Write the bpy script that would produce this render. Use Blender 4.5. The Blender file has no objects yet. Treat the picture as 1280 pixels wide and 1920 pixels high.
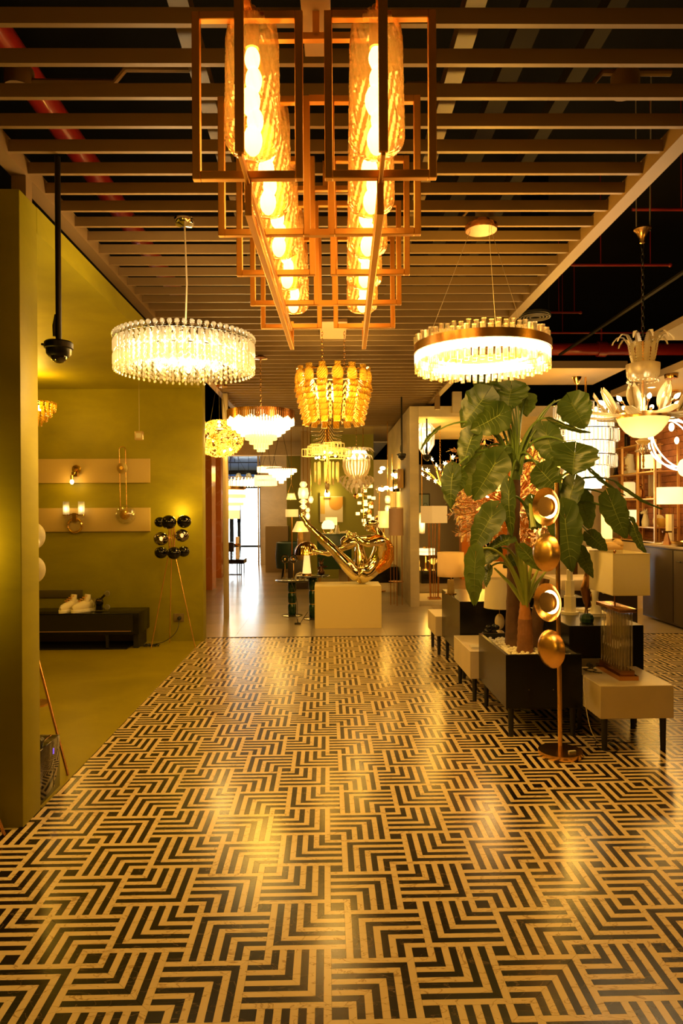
import bpy, math, random
import numpy as np
from mathutils import Vector, Matrix, Euler
PI = math.pi
random.seed(7)
sc = bpy.context.scene
COL = sc.collection
# ------------------------------------------------------------------ camera
FPX, YAW, PIT, ROL = 1285.23, 0.02075, -0.00269, 0.00529
CAMZ = 1.5
def cam_rows():
    c, s = math.cos(YAW), math.sin(YAW)
    A = np.array([[c, 0, -s], [0, 1, 0], [s, 0, c]])          # acts on (right, up, fwd)
    c, s = math.cos(PIT), math.sin(PIT)
    B = np.array([[1, 0, 0], [0, c, -s], [0, s, c]])
    c, s = math.cos(ROL), math.sin(ROL)
    D = np.array([[c, -s, 0], [s, c, 0], [0, 0, 1]])
    return D @ B @ A
RW = cam_rows()
def at(px, py, Y):
    """world point at distance Y down the hall seen at a photo pixel (used to measure positions)"""
    d = RW.T @ np.array([(px - 640) / FPX, -(py - 960) / FPX, 1.0])
    k = Y / d[2]
    return Vector((d[0] * k, Y, CAMZ + d[1] * k))
cd = bpy.data.cameras.new('camera'); cam = bpy.data.objects.new('camera', cd); COL.objects.link(cam)
cd.sensor_fit = 'VERTICAL'; cd.sensor_height = 36; cd.lens = FPX / 1920 * 36; cd.clip_start = .05; cd.clip_end = 200
r_, u_, f_ = RW
sw = lambda a: Vector((a[0], a[2], a[1]))
Mx = Matrix((sw(r_), sw(u_), -sw(f_))).transposed().to_4x4(); Mx.translation = (0, 0, CAMZ)
cam.matrix_world = Mx
sc.camera = cam
# ------------------------------------------------------------------ world (daylight outside the far glass door)
w = bpy.data.worlds.new('daylight'); sc.world = w; w.use_nodes = True
w.node_tree.nodes['Background'].inputs[0].default_value = (.80, .93, 1, 1)
w.node_tree.nodes['Background'].inputs[1].default_value = 14.0
sc.view_settings.view_transform = 'Standard'; sc.view_settings.look = 'None'
sc.view_settings.gamma = 1; sc.view_settings.exposure = 0.0; sc.view_settings.use_curve_mapping = False
cy = sc.cycles
cy.max_bounces = 7; cy.diffuse_bounces = 3; cy.glossy_bounces = 4; cy.transmission_bounces = 4; cy.transparent_max_bounces = 24
cy.sample_clamp_indirect = 2.5; cy.sample_clamp_direct = 0; cy.use_denoising = True; cy.use_adaptive_sampling = True; cy.adaptive_threshold = .02
cy.caustics_reflective = False; cy.caustics_refractive = False; cy.blur_glossy = .5
WARM = (1, .48, .04); SOFT = (1, .52, .065); AMB = (1, .42, .03); PALE = (1, .68, .32)
def lamp(pos, watts, color=WARM, radius=.08, parent=None, name='bulb_light', spot=None, size=None):
    if size:
        l = bpy.data.lights.new(name, 'AREA'); l.shape = 'DISK'; l.size = size
    elif spot:
        l = bpy.data.lights.new(name, 'SPOT'); l.spot_size = spot; l.spot_blend = .6; l.shadow_soft_size = radius
    else:
        l = bpy.data.lights.new(name, 'POINT'); l.shadow_soft_size = radius
    l.energy = watts; l.color = color
    o = bpy.data.objects.new(name, l); COL.objects.link(o); o.location = pos
    if parent: o.parent = parent
    return o
# unseen fill lights added around the camera to brighten the front of the hall
for p, e in (((-1.2, .2, 2.35), 17), ((1.6, -.2, 2.5), 11), ((3.4, 2.4, 2.6), 24)):
    lamp(p, e, WARM, .3, name='fill_light')

# ------------------------------------------------------------------ materials
MATS = {}
def mat(name, col=(.5, .5, .5), rough=.5, metal=0, em=None, es=0, bump=0, bscale=20, var=0, vscale=3, coat=0, spec=None, aniso=0, sample=False, coord='Object', trans=0):
    if name in MATS: return MATS[name]
    m = bpy.data.materials.new(name); m.use_nodes = True; nt = m.node_tree; b = nt.nodes['Principled BSDF']
    b.inputs['Base Color'].default_value = (*col, 1); b.inputs['Roughness'].default_value = rough; b.inputs['Metallic'].default_value = metal
    if coat: b.inputs['Coat Weight'].default_value = coat; b.inputs['Coat Roughness'].default_value = .05
    if spec is not None: b.inputs['Specular IOR Level'].default_value = spec
    if em: b.inputs['Emission Color'].default_value = (*em, 1); b.inputs['Emission Strength'].default_value = es
    if bump or var:
        tc = nt.nodes.new('ShaderNodeTexCoord'); out = tc.outputs[coord]
        if coord == 'World':
            pass
        n = nt.nodes.new('ShaderNodeTexNoise'); n.inputs['Scale'].default_value = vscale; n.inputs['Detail'].default_value = 6
        nt.links.new(out, n.inputs['Vector'])
        if var:
            r = nt.nodes.new('ShaderNodeValToRGB'); e = r.color_ramp.elements
            e[0].position = .3; e[1].position = .7
            e[0].color = (*[c * (1 - var) for c in col], 1); e[1].color = (*[min(1, c * (1 + var)) for c in col], 1)
            nt.links.new(n.outputs['Fac'], r.inputs[0]); nt.links.new(r.outputs[0], b.inputs['Base Color'])
        if bump:
            n2 = nt.nodes.new('ShaderNodeTexNoise'); n2.inputs['Scale'].default_value = bscale; n2.inputs['Detail'].default_value = 4
            nt.links.new(out, n2.inputs['Vector'])
            bp = nt.nodes.new('ShaderNodeBump'); bp.inputs['Strength'].default_value = bump; bp.inputs['Distance'].default_value = .01
            nt.links.new(n2.outputs['Fac'], bp.inputs['Height']); nt.links.new(bp.outputs[0], b.inputs['Normal'])
    if em and not sample: m.cycles.emission_sampling = 'NONE'
    MATS[name] = m
    return m
def glassy(name, tint=(1, 1, 1), transp=.5, transl=.3, gloss=.2, rough=.05, glow=None, gs=0, stripes=0, ttint=None):
    """thin glass or crystal: sees through, scatters the lamp inside, reflects"""
    if name in MATS: return MATS[name]
    m = bpy.data.materials.new(name); m.use_nodes = True; nt = m.node_tree; nt.nodes.clear()
    N = nt.nodes.new; out = N('ShaderNodeOutputMaterial')
    tr = N('ShaderNodeBsdfTransparent'); tr.inputs[0].default_value = (*(ttint or tint), 1)
    tl = N('ShaderNodeBsdfTranslucent'); tl.inputs[0].default_value = (*tint, 1)
    gl = N('ShaderNodeBsdfGlossy'); gl.inputs[0].default_value = (*[.5 + .5 * c for c in tint], 1); gl.inputs[1].default_value = rough
    m1 = N('ShaderNodeMixShader'); m1.inputs[0].default_value = transl / max(1e-4, transl + transp)
    nt.links.new(tr.outputs[0], m1.inputs[1]); nt.links.new(tl.outputs[0], m1.inputs[2])
    m2 = N('ShaderNodeMixShader')
    lw = N('ShaderNodeLayerWeight'); lw.inputs[0].default_value = .35
    mp = N('ShaderNodeMapRange'); mp.inputs['To Min'].default_value = gloss * .5; mp.inputs['To Max'].default_value = min(1, gloss * 3)
    nt.links.new(lw.outputs['Facing'], mp.inputs['Value']); nt.links.new(mp.outputs[0], m2.inputs[0])
    nt.links.new(m1.outputs[0], m2.inputs[1]); nt.links.new(gl.outputs[0], m2.inputs[2])
    nt.links.new(m2.outputs[0], out.inputs[0])
    if stripes:
        tc = N('ShaderNodeTexCoord'); wv = N('ShaderNodeTexWave'); wv.bands_direction = 'DIAGONAL'; wv.inputs['Scale'].default_value = stripes; wv.inputs['Distortion'].default_value = 2.5
        nt.links.new(tc.outputs['Object'], wv.inputs[0]); bp = N('ShaderNodeBump'); bp.inputs['Strength'].default_value = 1; bp.inputs['Distance'].default_value = .02
        nt.links.new(wv.outputs['Fac'], bp.inputs['Height'])
        for s in (tl, gl): nt.links.new(bp.outputs[0], s.inputs['Normal'])
    MATS[name] = m
    return m
def vein_mat(name, base, vein, rough, vs=3.0, thr=.03, spec=.5):
    m = bpy.data.materials.new(name); m.use_nodes = True; nt = m.node_tree; b = nt.nodes['Principled BSDF']; N = nt.nodes.new
    g = N('ShaderNodeNewGeometry'); n = N('ShaderNodeTexNoise'); n.inputs['Scale'].default_value = vs; n.inputs['Detail'].default_value = 5; n.inputs['Distortion'].default_value = 1.2
    mpn = N('ShaderNodeMapping'); mpn.inputs['Scale'].default_value = (1, 2.6, 1); mpn.inputs['Rotation'].default_value = (0, 0, .6)
    nt.links.new(g.outputs['Position'], mpn.inputs[0]); nt.links.new(mpn.outputs[0], n.inputs['Vector'])
    r = N('ShaderNodeValToRGB'); r.color_ramp.elements[0].position = .5 - thr; r.color_ramp.elements[0].color = (*base, 1)
    e = r.color_ramp.elements.new(.5); e.color = (*vein, 1)
    r.color_ramp.elements[-1].position = .5 + thr; r.color_ramp.elements[-1].color = (*base, 1)
    nt.links.new(n.outputs['Fac'], r.inputs[0]); nt.links.new(r.outputs[0], b.inputs['Base Color'])
    b.inputs['Roughness'].default_value = rough; b.inputs['Specular IOR Level'].default_value = spec
    n3 = N('ShaderNodeTexNoise'); n3.inputs['Scale'].default_value = 1.7; nt.links.new(g.outputs['Position'], n3.inputs['Vector'])
    mr = N('ShaderNodeMapRange'); mr.inputs['To Min'].default_value = rough * .8; mr.inputs['To Max'].default_value = rough * 1.25
    nt.links.new(n3.outputs['Fac'], mr.inputs['Value']); nt.links.new(mr.outputs[0], b.inputs['Roughness'])
    MATS[name] = m
    return m
def olive_mat(name, col, rough=.55, spec=.4):
    """hand-trowelled limewash: cloudy, slightly uneven"""
    m = bpy.data.materials.new(name); m.use_nodes = True; nt = m.node_tree; b = nt.nodes['Principled BSDF']; N = nt.nodes.new
    g = N('ShaderNodeNewGeometry'); n = N('ShaderNodeTexNoise'); n.inputs['Scale'].default_value = 1.4; n.inputs['Detail'].default_value = 9; n.inputs['Roughness'].default_value = .62; n.inputs['Distortion'].default_value = .5
    mp = N('ShaderNodeMapping'); mp.inputs['Scale'].default_value = (1, 1, 1.8); nt.links.new(g.outputs['Position'], mp.inputs[0]); nt.links.new(mp.outputs[0], n.inputs['Vector'])
    r = N('ShaderNodeValToRGB'); e = r.color_ramp.elements; e[0].position = .32; e[1].position = .7
    e[0].color = (*[c * .8 for c in col], 1); e[1].color = (*[c * 1.15 for c in col], 1)
    nt.links.new(n.outputs['Fac'], r.inputs[0]); nt.links.new(r.outputs[0], b.inputs['Base Color']); b.inputs['Roughness'].default_value = rough; b.inputs['Specular IOR Level'].default_value = spec
    bp = N('ShaderNodeBump'); bp.inputs['Strength'].default_value = .12; bp.inputs['Distance'].default_value = .01
    nt.links.new(n.outputs['Fac'], bp.inputs['Height']); nt.links.new(bp.outputs[0], b.inputs['Normal'])
    MATS[name] = m
    return m
olive = olive_mat('olive_plaster', (.29, .25, .003))
olive_floor = olive_mat('olive_screed', (.30, .235, .004), .36)
marble = vein_mat('cream_marble', (.76, .57, .29), (.40, .24, .09), .22, 5.0, .012)
darkmarble = vein_mat('black_marble', (.010, .006, .004), (.14, .09, .05), .2, 4.0, .006, spec=.38)
grout = mat('grout', (.10, .07, .04), .7)
stone_tile = mat('taupe_stone_tile', (.42, .33, .21), .21, var=.12, vscale=1.2)
black_paint = mat('black_ceiling_paint', (.004, .0035, .003), .9, spec=.1)
slat_m = mat('taupe_painted_slat', (.22, .135, .05), .5, var=.05)
cream_wall = olive_mat('cream_plaster', (.66, .56, .36), .6)
soffit_m = mat('soffit_board', (.30, .21, .11), .6)
beige_wall = olive_mat('beige_plaster', (.52, .42, .27), .6)
white_paint = mat('white_paint', (.78, .74, .66), .5)
brown_ceiling = mat('brown_gloss_ceiling', (.30, .22, .12), .28)
orange_marble = vein_mat('orange_marble', (.58, .17, .025), (.66, .26, .07), .12, 1.6, .03)
brass = mat('brushed_brass', (.86, .50, .17), .26, 1, bump=.03, bscale=90)
gold = mat('polished_gold', (.95, .62, .22), .12, 1)
copper = mat('copper', (.66, .33, .12), .25, 1)
dgold = mat('satin_gold_frame', (.88, .46, .11), .38, .9)
black_lac = mat('black_lacquer', (.006, .005, .0045), .22, 0, spec=.32)
black_metal = mat('black_metal', (.012, .011, .011), .45)
chrome = mat('chrome', (.8, .78, .74), .08, 1)
cream_board = mat('cream_board', (.68, .54, .33), .4, var=.06, vscale=4)
linen = mat('cream_linen', (.78, .68, .46), .8, bump=.1, bscale=300)
shade_m = glassy('lit_linen_shade', (1, .86, .58), 0, 1, .03, .6)
shade_off = mat('unlit_linen_shade', (.74, .62, .36), .8, bump=.15, bscale=250)
bulb_m = mat('glowing_bulb', (1, .8, .5), .5, em=(1, .72, .30), es=14)
bulb_hot = mat('hot_led', (1, 1, 1), .5, em=(1, .86, .60), es=7)
bulb_soft = mat('soft_glow', (1, .8, .5), .5, em=(1, .66, .22), es=3.2)
crystal = glassy('crystal', (1, .98, .92), .30, .68, .25, .04)
crystal_clear = glassy('clear_crystal', (1, .93, .80), .7, .22, .3, .03)
frost = glassy('frosted_glass', (1, .90, .66), .12, .85, .12, .25)
yellow_glass = glassy('yellow_glass', (1, .72, .20), .30, .62, .2, .1, stripes=26)
amber_glass = glassy('amber_spiral_glass', (1, .50, .08), .76, .22, .28, .06, ttint=(1, .70, .30))
smoke_glass = glassy('smoked_glass', (.16, .11, .07), .75, .05, .45, .03)
clear_glass = glassy('clear_glass', (.97, .97, .95), .9, .02, .18, .03)
leaf_m = None

# ------------------------------------------------------------------ mesh helpers
class MB:
    def __init__(s): s.v = []; s.f = []; s.m = []
    def add(s, vs, fs, mi=0):
        n = len(s.v); s.v += [tuple(v) for v in vs]; s.f += [tuple(i + n for i in f) for f in fs]; s.m += [mi] * len(fs); return s
    def bx(s, x0, x1, y0, y1, z0, z1, mi=0):
        return s.add([(x0, y0, z0), (x1, y0, z0), (x1, y1, z0), (x0, y1, z0), (x0, y0, z1), (x1, y0, z1), (x1, y1, z1), (x0, y1, z1)],
                     [(0, 3, 2, 1), (4, 5, 6, 7), (0, 1, 5, 4), (1, 2, 6, 5), (2, 3, 7, 6), (3, 0, 4, 7)], mi)
    def box(s, c, d, mi=0, rz=0, M=None):
        R = M or Matrix.Rotation(rz, 3, 'Z'); c = Vector(c); vs = []
        for z in (-.5, .5):
            for x, y in ((-.5, -.5), (.5, -.5), (.5, .5), (-.5, .5)): vs.append(c + R @ Vector((x * d[0], y * d[1], z * d[2])))
        return s.add(vs, [(0, 3, 2, 1), (4, 5, 6, 7), (0, 1, 5, 4), (1, 2, 6, 5), (2, 3, 7, 6), (3, 0, 4, 7)], mi)
    def tube(s, pts, r, n=8, mi=0, flat=1.0, up=None):
        pts = [Vector(p) for p in pts]; R = r if isinstance(r, (list, tuple)) else [r] * len(pts)
        vs = []; t0 = (pts[1] - pts[0]).normalized(); a = Vector(up) if up else (Vector((0, 0, 1)) if abs(t0.z) < .9 else Vector((1, 0, 0)))
        nx = t0.cross(a).normalized()
        for i, p in enumerate(pts):
            t = (pts[min(i + 1, len(pts) - 1)] - pts[max(i - 1, 0)]).normalized()
            nx = (nx - t * nx.dot(t)).normalized(); ny = t.cross(nx)
            for k in range(n):
                q = 2 * PI * k / n + (PI / 4 if n == 4 else 0); vs.append(p + (nx * math.cos(q) + ny * math.sin(q) * flat) * R[i])
        fs = [(i * n + k, i * n + (k + 1) % n, (i + 1) * n + (k + 1) % n, (i + 1) * n + k) for i in range(len(pts) - 1) for k in range(n)]
        fs += [tuple(range(n))[::-1], tuple((len(pts) - 1) * n + k for k in range(n))]
        return s.add(vs, fs, mi)
    def lathe(s, prof, c=(0, 0, 0), n=24, mi=0, M=None, lobes=0, amp=0):
        c = Vector(c); vs = []
        for r, z in prof:
            for k in range(n):
                q = 2 * PI * k / n; rr = r * (1 + amp * math.cos(lobes * q)) if lobes else r
                v = Vector((rr * math.cos(q), rr * math.sin(q), z)); vs.append(c + (M @ v if M else v))
        fs = [(i * n + k, i * n + (k + 1) % n, (i + 1) * n + (k + 1) % n, (i + 1) * n + k) for i in range(len(prof) - 1) for k in range(n)]
        if prof[0][0] > 1e-6: fs.append(tuple(range(n))[::-1])
        if prof[-1][0] > 1e-6: fs.append(tuple((len(prof) - 1) * n + k for k in range(n)))
        return s.add(vs, fs, mi)
    def shell(s, prof, c=(0, 0, 0), n=24, mi=0, M=None, t=.003, lobes=0, amp=0):
        inner = [(max(r - t, 0), z) for r, z in prof][::-1]
        return s.lathe(list(prof) + inner + [prof[0]], c, n, mi, M, lobes, amp) if False else s._sh(prof, inner, c, n, mi, M, lobes, amp)
    def _sh(s, prof, inner, c, n, mi, M, lobes, amp):
        P = list(prof) + inner; c = Vector(c); vs = []
        for r, z in P:
            for k in range(n):
                q = 2 * PI * k / n; rr = r * (1 + amp * math.cos(lobes * q)) if lobes else r
                v = Vector((rr * math.cos(q), rr * math.sin(q), z)); vs.append(c + (M @ v if M else v))
        L = len(P)
        return s.add(vs, [(i * n + k, i * n + (k + 1) % n, ((i + 1) % L) * n + (k + 1) % n, ((i + 1) % L) * n + k) for i in range(L) for k in range(n)], mi)
    def sph(s, c, r, n=12, m=8, mi=0, M=None):
        if not isinstance(r, (tuple, list)): r = (r, r, r)
        S = Matrix.Diagonal(r); S = (M @ S) if M else S
        return s.lathe([(math.sin(PI * i / m) if 0 < i < m else 1e-7, -math.cos(PI * i / m)) for i in range(m + 1)], c, n, mi, S)
    def torus(s, c, R, r, n=24, m=6, mi=0, M=None):
        c = Vector(c); vs = []
        for i in range(n):
            a = 2 * PI * i / n
            for j in range(m):
                b = 2 * PI * j / m; v = Vector(((R + r * math.cos(b)) * math.cos(a), (R + r * math.cos(b)) * math.sin(a), r * math.sin(b)))
                vs.append(c + (M @ v if M else v))
        return s.add(vs, [(i * m + j, ((i + 1) % n) * m + j, ((i + 1) % n) * m + (j + 1) % m, i * m + (j + 1) % m) for i in range(n) for j in range(m)], mi)
    def ext(s, poly, z0, z1, c=(0, 0, 0), M=None, mi=0):
        n = len(poly); c = Vector(c); vs = []
        for z in (z0, z1):
            for x, y in poly: v = Vector((x, y, z)); vs.append(c + (M @ v if M else v))
        return s.add(vs, [tuple(range(n))[::-1], tuple(range(n, 2 * n))] + [(i, (i + 1) % n, n + (i + 1) % n, n + i) for i in range(n)], mi)
    def mesh(s, name, mats, smooth=True):
        me = bpy.data.meshes.new(name); me.from_pydata(s.v, [], s.f)
        for m in (mats if isinstance(mats, (list, tuple)) else [mats]): me.materials.append(m)
        me.polygons.foreach_set('material_index', s.m); me.update()
        if smooth: me.shade_smooth(); me.set_sharp_from_angle(angle=.7)
        return me
    def build(s, name, mats, parent=None, smooth=True, bevel=0, kind=None, label=None, loc=None):
        o = bpy.data.objects.new(name, s.mesh(name, mats, smooth)); COL.objects.link(o)
        if parent: o.parent = parent
        if loc: o.location = loc
        if bevel:
            b = o.modifiers.new('bevel', 'BEVEL'); b.width = bevel; b.segments = 2; b.limit_method = 'ANGLE'; b.angle_limit = .9
            o.data.shade_smooth(); o.data.set_sharp_from_angle(angle=1.0) if False else None
        if kind: o['kind'] = kind
        if label: o['label'] = label
        return o
def thing(name, label, cat, loc=(0, 0, 0), rz=0, group=None):
    o = bpy.data.objects.new(name, None); COL.objects.link(o); o.empty_display_size = .1
    o.location = loc; o.rotation_euler = (0, 0, rz); o['label'] = label; o['category'] = cat
    if group: o['group'] = group
    return o
def tag(o, label, cat, group=None):
    o['label'] = label; o['category'] = cat
    if group: o['group'] = group
    return o
def inst(name, me, parent, loc=(0, 0, 0), rot=(0, 0, 0), scale=None):
    o = bpy.data.objects.new(name, me); COL.objects.link(o); o.parent = parent; o.location = loc; o.rotation_euler = rot
    if scale: o.scale = scale
    return o
def struct(name, mb, m, parent=None, bevel=0):
    o = mb.build(name, m, parent, smooth=False, bevel=bevel)
    if not parent: o['kind'] = 'structure'
    return o
def kids(o): return [c for c in bpy.data.objects if c.parent == o]
def copy_tree(o, parent=None, depth=0):
    c = o.copy(); COL.objects.link(c); c.parent = parent
    for ch in list(o.children): copy_tree(ch, c, depth + 1)
    return c
def aim(d, up=(0, 0, 1)):
    """3x3 with local z along d"""
    return Vector(d).to_track_quat('Z', 'Y').to_matrix()
def bez(a, b, c, n=10):
    a, b, c = map(Vector, (a, b, c)); return [a * (1 - t) ** 2 + b * 2 * t * (1 - t) + c * t * t for t in (i / n for i in range(n + 1))]
def catenary(a, b, sag, n=12):
    a, b = Vector(a), Vector(b); return [a.lerp(b, t) + Vector((0, 0, -4 * sag * t * (1 - t))) for t in (i / n for i in range(n + 1))]
# ================================================================== THE SETTING
PT = .27531; W = PT / 11; X0, Y0 = .00573, 2.0637
FAR = 8.12                       # far edge of the mosaic floor
XL = -1.45                       # side of the olive alcove
# ---- mosaic floor: chevron tiles of nine inlaid marble strips round small dark squares
fl = struct('floor', MB().bx(-7, 7.5, -3, 28.7, -.08, -.0012), grout)
def chevron_mesh():
    b = MB(); g = .00035
    def strip(P, mi):
        n = len(P); cx = sum(p[0] for p in P) / n; cyy = sum(p[1] for p in P) / n
        vs = [(x, y, 0) for x, y in P] + [(x, y, -.0011) for x, y in P]
        b.add(vs, [tuple(range(n))] + [(i, n + i, n + (i + 1) % n, (i + 1) % n) for i in range(n)], mi)
    for r in range(9):
        a, c = (2 + r) * W, (3 + r) * W; h = .7 * g
        a -= W; c -= W; o = -W + g; a += g; c -= g          # local origin = centre of the 2x2 square
        strip([(o, a), (a - h - g, a), (c - h - g, c), (o, c)][::1][::-1], r % 2)
        strip([(a, o), (c, o), (c, c - h - g), (a, a - h - g)], r % 2)
    return b.mesh('chevron_tile', [marble, darkmarble], smooth=False)
chev = chevron_mesh()
sq = MB().bx(-W + .0004, W - .0004, -W + .0004, W - .0004, -.0011, 0).mesh('floor_inset', darkmarble, smooth=False)
def in_view(x, y, m=.35):
    if y < 1.6 or y > FAR + .35: return False
    k = .5 * y + m
    return -k - .05 < x - .02 * y < k and x < 5.9 and not (x < XL - .35 and y > 3.35)
tiles, insets = [], []
for i in range(-30, 30):
    for j in range(-4, 30):
        cx, cyy = X0 + i * PT + W, Y0 + j * PT - W
        for (par, q) in (((0, 0), 0), ((0, 0), 2), ((1, 1), 1), ((1, 1), 3)):
            if (i % 2, j % 2) == par:
                d = Vector((math.cos(PI / 4 + q * PI / 2), math.sin(PI / 4 + q * PI / 2))) * .17
                if in_view(cx + d.x, cyy + d.y): tiles.append((cyy + d.y, cx, cyy, q))
        if in_view(cx, cyy, .15): insets.append((cyy, cx, cyy))
tiles.sort(); insets.sort()
for k, (_, x, y, q) in enumerate(tiles[:300]): inst('chevron_tile', chev, fl, (x, y, 0), (0, 0, q * PI / 2))
for k, (_, x, y) in enumerate(insets[:200]): inst('floor_inset', sq, fl, (x, y, 0))
def bake(me, L):
    V, F, M = [], [], []
    co = [v.co.copy() for v in me.vertices]; fs = [tuple(p.vertices) for p in me.polygons]; mi = [p.material_index for p in me.polygons]
    for x, y, q in L:
        R = Matrix.Rotation(q * PI / 2, 3, 'Z'); n = len(V); o = Vector((x, y, 0))
        V += [tuple(R @ c + o) for c in co]; F += [tuple(i + n for i in f) for f in fs]; M += mi
    b = MB(); b.v, b.f, b.m = V, F, M
    return b
b = bake(chev, [(x, y, q) for _, x, y, q in tiles[300:]]); nm = len(b.v)
b2 = bake(sq, [(x, y, 0) for _, x, y in insets[200:]]); b.add(b2.v, b2.f, 1)
b.build('mosaic_beyond', [marble, darkmarble], fl, smooth=False, kind='stuff')
# ---- stone floor of the rear hall, large tiles
rf = struct('floor_rear', MB().bx(-7, 7.5, FAR, 28.7, -.001, .0035), grout)
TS = .9
for i in range(-6, 8):
    for j in range(0, 23):
        x, y = -.2 + i * TS, FAR + .01 + j * TS
        if abs(x + TS / 2 - .02 * y) < .5 * y + .8 and -6.9 < x and x + TS < 7.4 and y + TS < 28.72:
            if (i, j) == (-6, 0): pass
            inst('stone_tile', MATS.setdefault('_t', None) or bpy.data.meshes.get('stone_tile') or MB().bx(.0015, TS - .0015, .0015, TS - .0015, 0, .0055).mesh('stone_tile', stone_tile, smooth=False), rf, (x, y, 0))
MATS.pop('_t', None)
struct('floor_alcove', MB().bx(-5.2, XL, 3.49, 7.9, -.001, .006), olive_floor)
# ---- outer shell
struct('wall_left', MB().bx(-7.1, -7, -3, 28.9, 0, 4.8), black_paint)
struct('wall_right', MB().bx(7.5, 7.6, -3, 28.9, 0, 4.8), black_paint)
struct('wall_entrance', MB().bx(-7, 7.5, -3.1, -3, 0, 4.8), beige_wall)
struct('ceiling', MB().bx(-7.1, 7.6, -3.1, 29, 4.7, 4.8), black_paint)
# ---- olive alcove
struct('wall_alcove_front', MB().bx(-5.2, XL, 3.28, 3.48, 0, 3.03), olive, bevel=.004)
struct('wall_alcove_back', MB().bx(-5.2, XL + .02, 7.9, 8.10, 0, 3.03), olive, bevel=.004)
struct('wall_alcove_left', MB().bx(-5.3, -5.2, 3.28, 8.1, 0, 3.03), olive)
struct('ceiling_alcove', MB().bx(-5.2, XL, 3.48, 7.9, 2.90, 3.03), olive)
# ---- slatted ceiling: two rails, two carriers, slats
cg = struct('ceiling_grille', MB().bx(-1.53, -1.45, .3, 13.6, 3.135, 3.22).bx(1.56, 1.64, .3, 13.6, 3.135, 3.22), slat_m)
ts = -.011
sm = MB().bx(-1.47, 1.58, -.011, .011, 3.150, 3.205).mesh('slat', slat_m, smooth=False)
for k in range(-3, 54):
    inst('slat', sm, cg, (0, 2.34 + .2067 * k, 0), (0, 0, ts))
for x in (-.50, .52): MB().bx(x - .035, x + .035, .3, 13.6, 3.235, 3.30).build('carrier', mat('dark_carrier', (.10, .06, .022), .5), cg, smooth=False)
for x, y in ((-1.49, 3.4), (-1.415, 9.6), (1.60, 9.9), (1.60, 12.5), (-1.49, 12.8)):
    z0 = 3.03 if y < 5 else (0 if x == -1.415 else 3.03)
    if x == -1.415: struct('trim_post', MB().bx(x - .035, x + .035, y - .035, y + .035, 0, 3.135), mat('champagne_post', (.55, .43, .24), .35, .3), bevel=.003)
    else: MB().bx(x - .035, x + .035, y - .035, y + .035, z0 if x < 0 else 2.95, 3.135).build('post', slat_m, cg, smooth=False)
# ---- services in the dark void
red = mat('red_pipe', (.30, .016, .008), .3, coat=.3)
tag(MB().tube([(-1.72, .5, 4.02), (-1.72, 14, 4.02)], .085, 16).build('sprinkler_pipe', red), 'fat red sprinkler pipe above the slats over the olive alcove', 'pipe')
t = thing('sprinkler_main', 'fat red sprinkler main crossing the dark void above the beige soffits', 'pipe', (0, 9.8, 3.80))
MB().tube([(1.9, 0, 0), (7.4, 0, 0)], .088, 18).build('pipe', red, t)
MB().tube([(3.9, 0, 0), (4.02, 0, 0)], .11, 18).tube([(3.96, 0, -.1), (3.96, 0, .3)], .012, 6).build('clamp', red, t)
for (a, c, Y, s) in ((965, 1262, 8.9, 'thin red conduit just above the fat red main'), (1070, 1256, 6.4, 'thin red conduit with a capped end beside the black chain'), (1030, 1088, 8.0, 'short red conduit stub beside the round air diffuser'), (1185, 1300, 5.2, 'highest thin red conduit beside the ceiling rail')):
    py = {8.9: 624, 6.4: 497, 8.0: 586, 5.2: 393}[Y]
    p, q = at(a, py, Y), at(c, py, Y)
    tag(MB().tube([p, q], .012, 8).sph(q, .02, 8, 6).tube([p.lerp(q, .3), Vector((p.lerp(q, .3).x, p.y, 4.7))], .004, 5).tube([p.lerp(q, .8), Vector((p.lerp(q, .8).x, p.y, 4.7))], .004, 5).build('conduit', red), s, 'conduit')
dk = mat('grey_conduit', (.014, .010, .006), .7, spec=.15)
t = thing('cable_tray', 'dim grey steel channels crossing above the slats', 'cable tray', (0, 0, 3.62))
MB().bx(.85, .95, .6, 9, 0, .08).build('channel', dk, t); MB().bx(1.25, 1.33, .6, 9, .1, .18).build('channel', dk, t)
for x0, x1, y, s in ((-1.3, -.55, 2.95, 'pale conduit with junction box above the slats beside the red pipe'), (.35, 1.5, 2.95, 'bent pale conduit with junction box above the slats'), (-1.2, 1.2, 4.3, 'pale conduit and boxes above the slats behind the hanging canopies')):
    t = thing('electrical_conduit', s, 'conduit', (0, y, 3.33))
    MB().tube([(x0, 0, 0), (x1 - .35, 0, 0), (x1 - .3, 0, .06), (x1, 0, .06)], .014, 8).build('tube', slat_m, t)
    MB().lathe([(.0, -.03), (.06, -.03), (.06, .05), (.045, .07), (0, .07)], (x0 if y < 3 and x0 < 0 else x1 - .2, 0, 0), 14).build('junction_box', slat_m, t)
p = at(1240, 590, 5.6); q = at(1150, 645, 9)
tag(MB().bx(3.2, 3.24, 5.5, 9.4, 3.62, 3.64).build('cable_tray', dk), 'thin grey tray running back over the beige soffit', 'cable tray')
p = at(1003, 597, 6.6)
t = thing('air_diffuser', 'round black ceiling air diffuser hung on a dark duct beside the slat rail', 'air diffuser', p)
MB().lathe([(.13, .02), (.13, 4.7 - p.z)], (0, 0, 0), 24).build('duct', black_paint, t)
for r in (.14, .11, .08, .05): MB().torus((0, 0, .01), r, .006, 28, 6).build('ring', mat('diffuser_grey', (.2, .17, .12), .4), t)
MB().lathe([(0, .025), (.145, .025), (.145, .05), (0, .05)], (0, 0, 0), 28).build('plate', mat('diffuser_black', (.03, .027, .02), .5), t)
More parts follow.
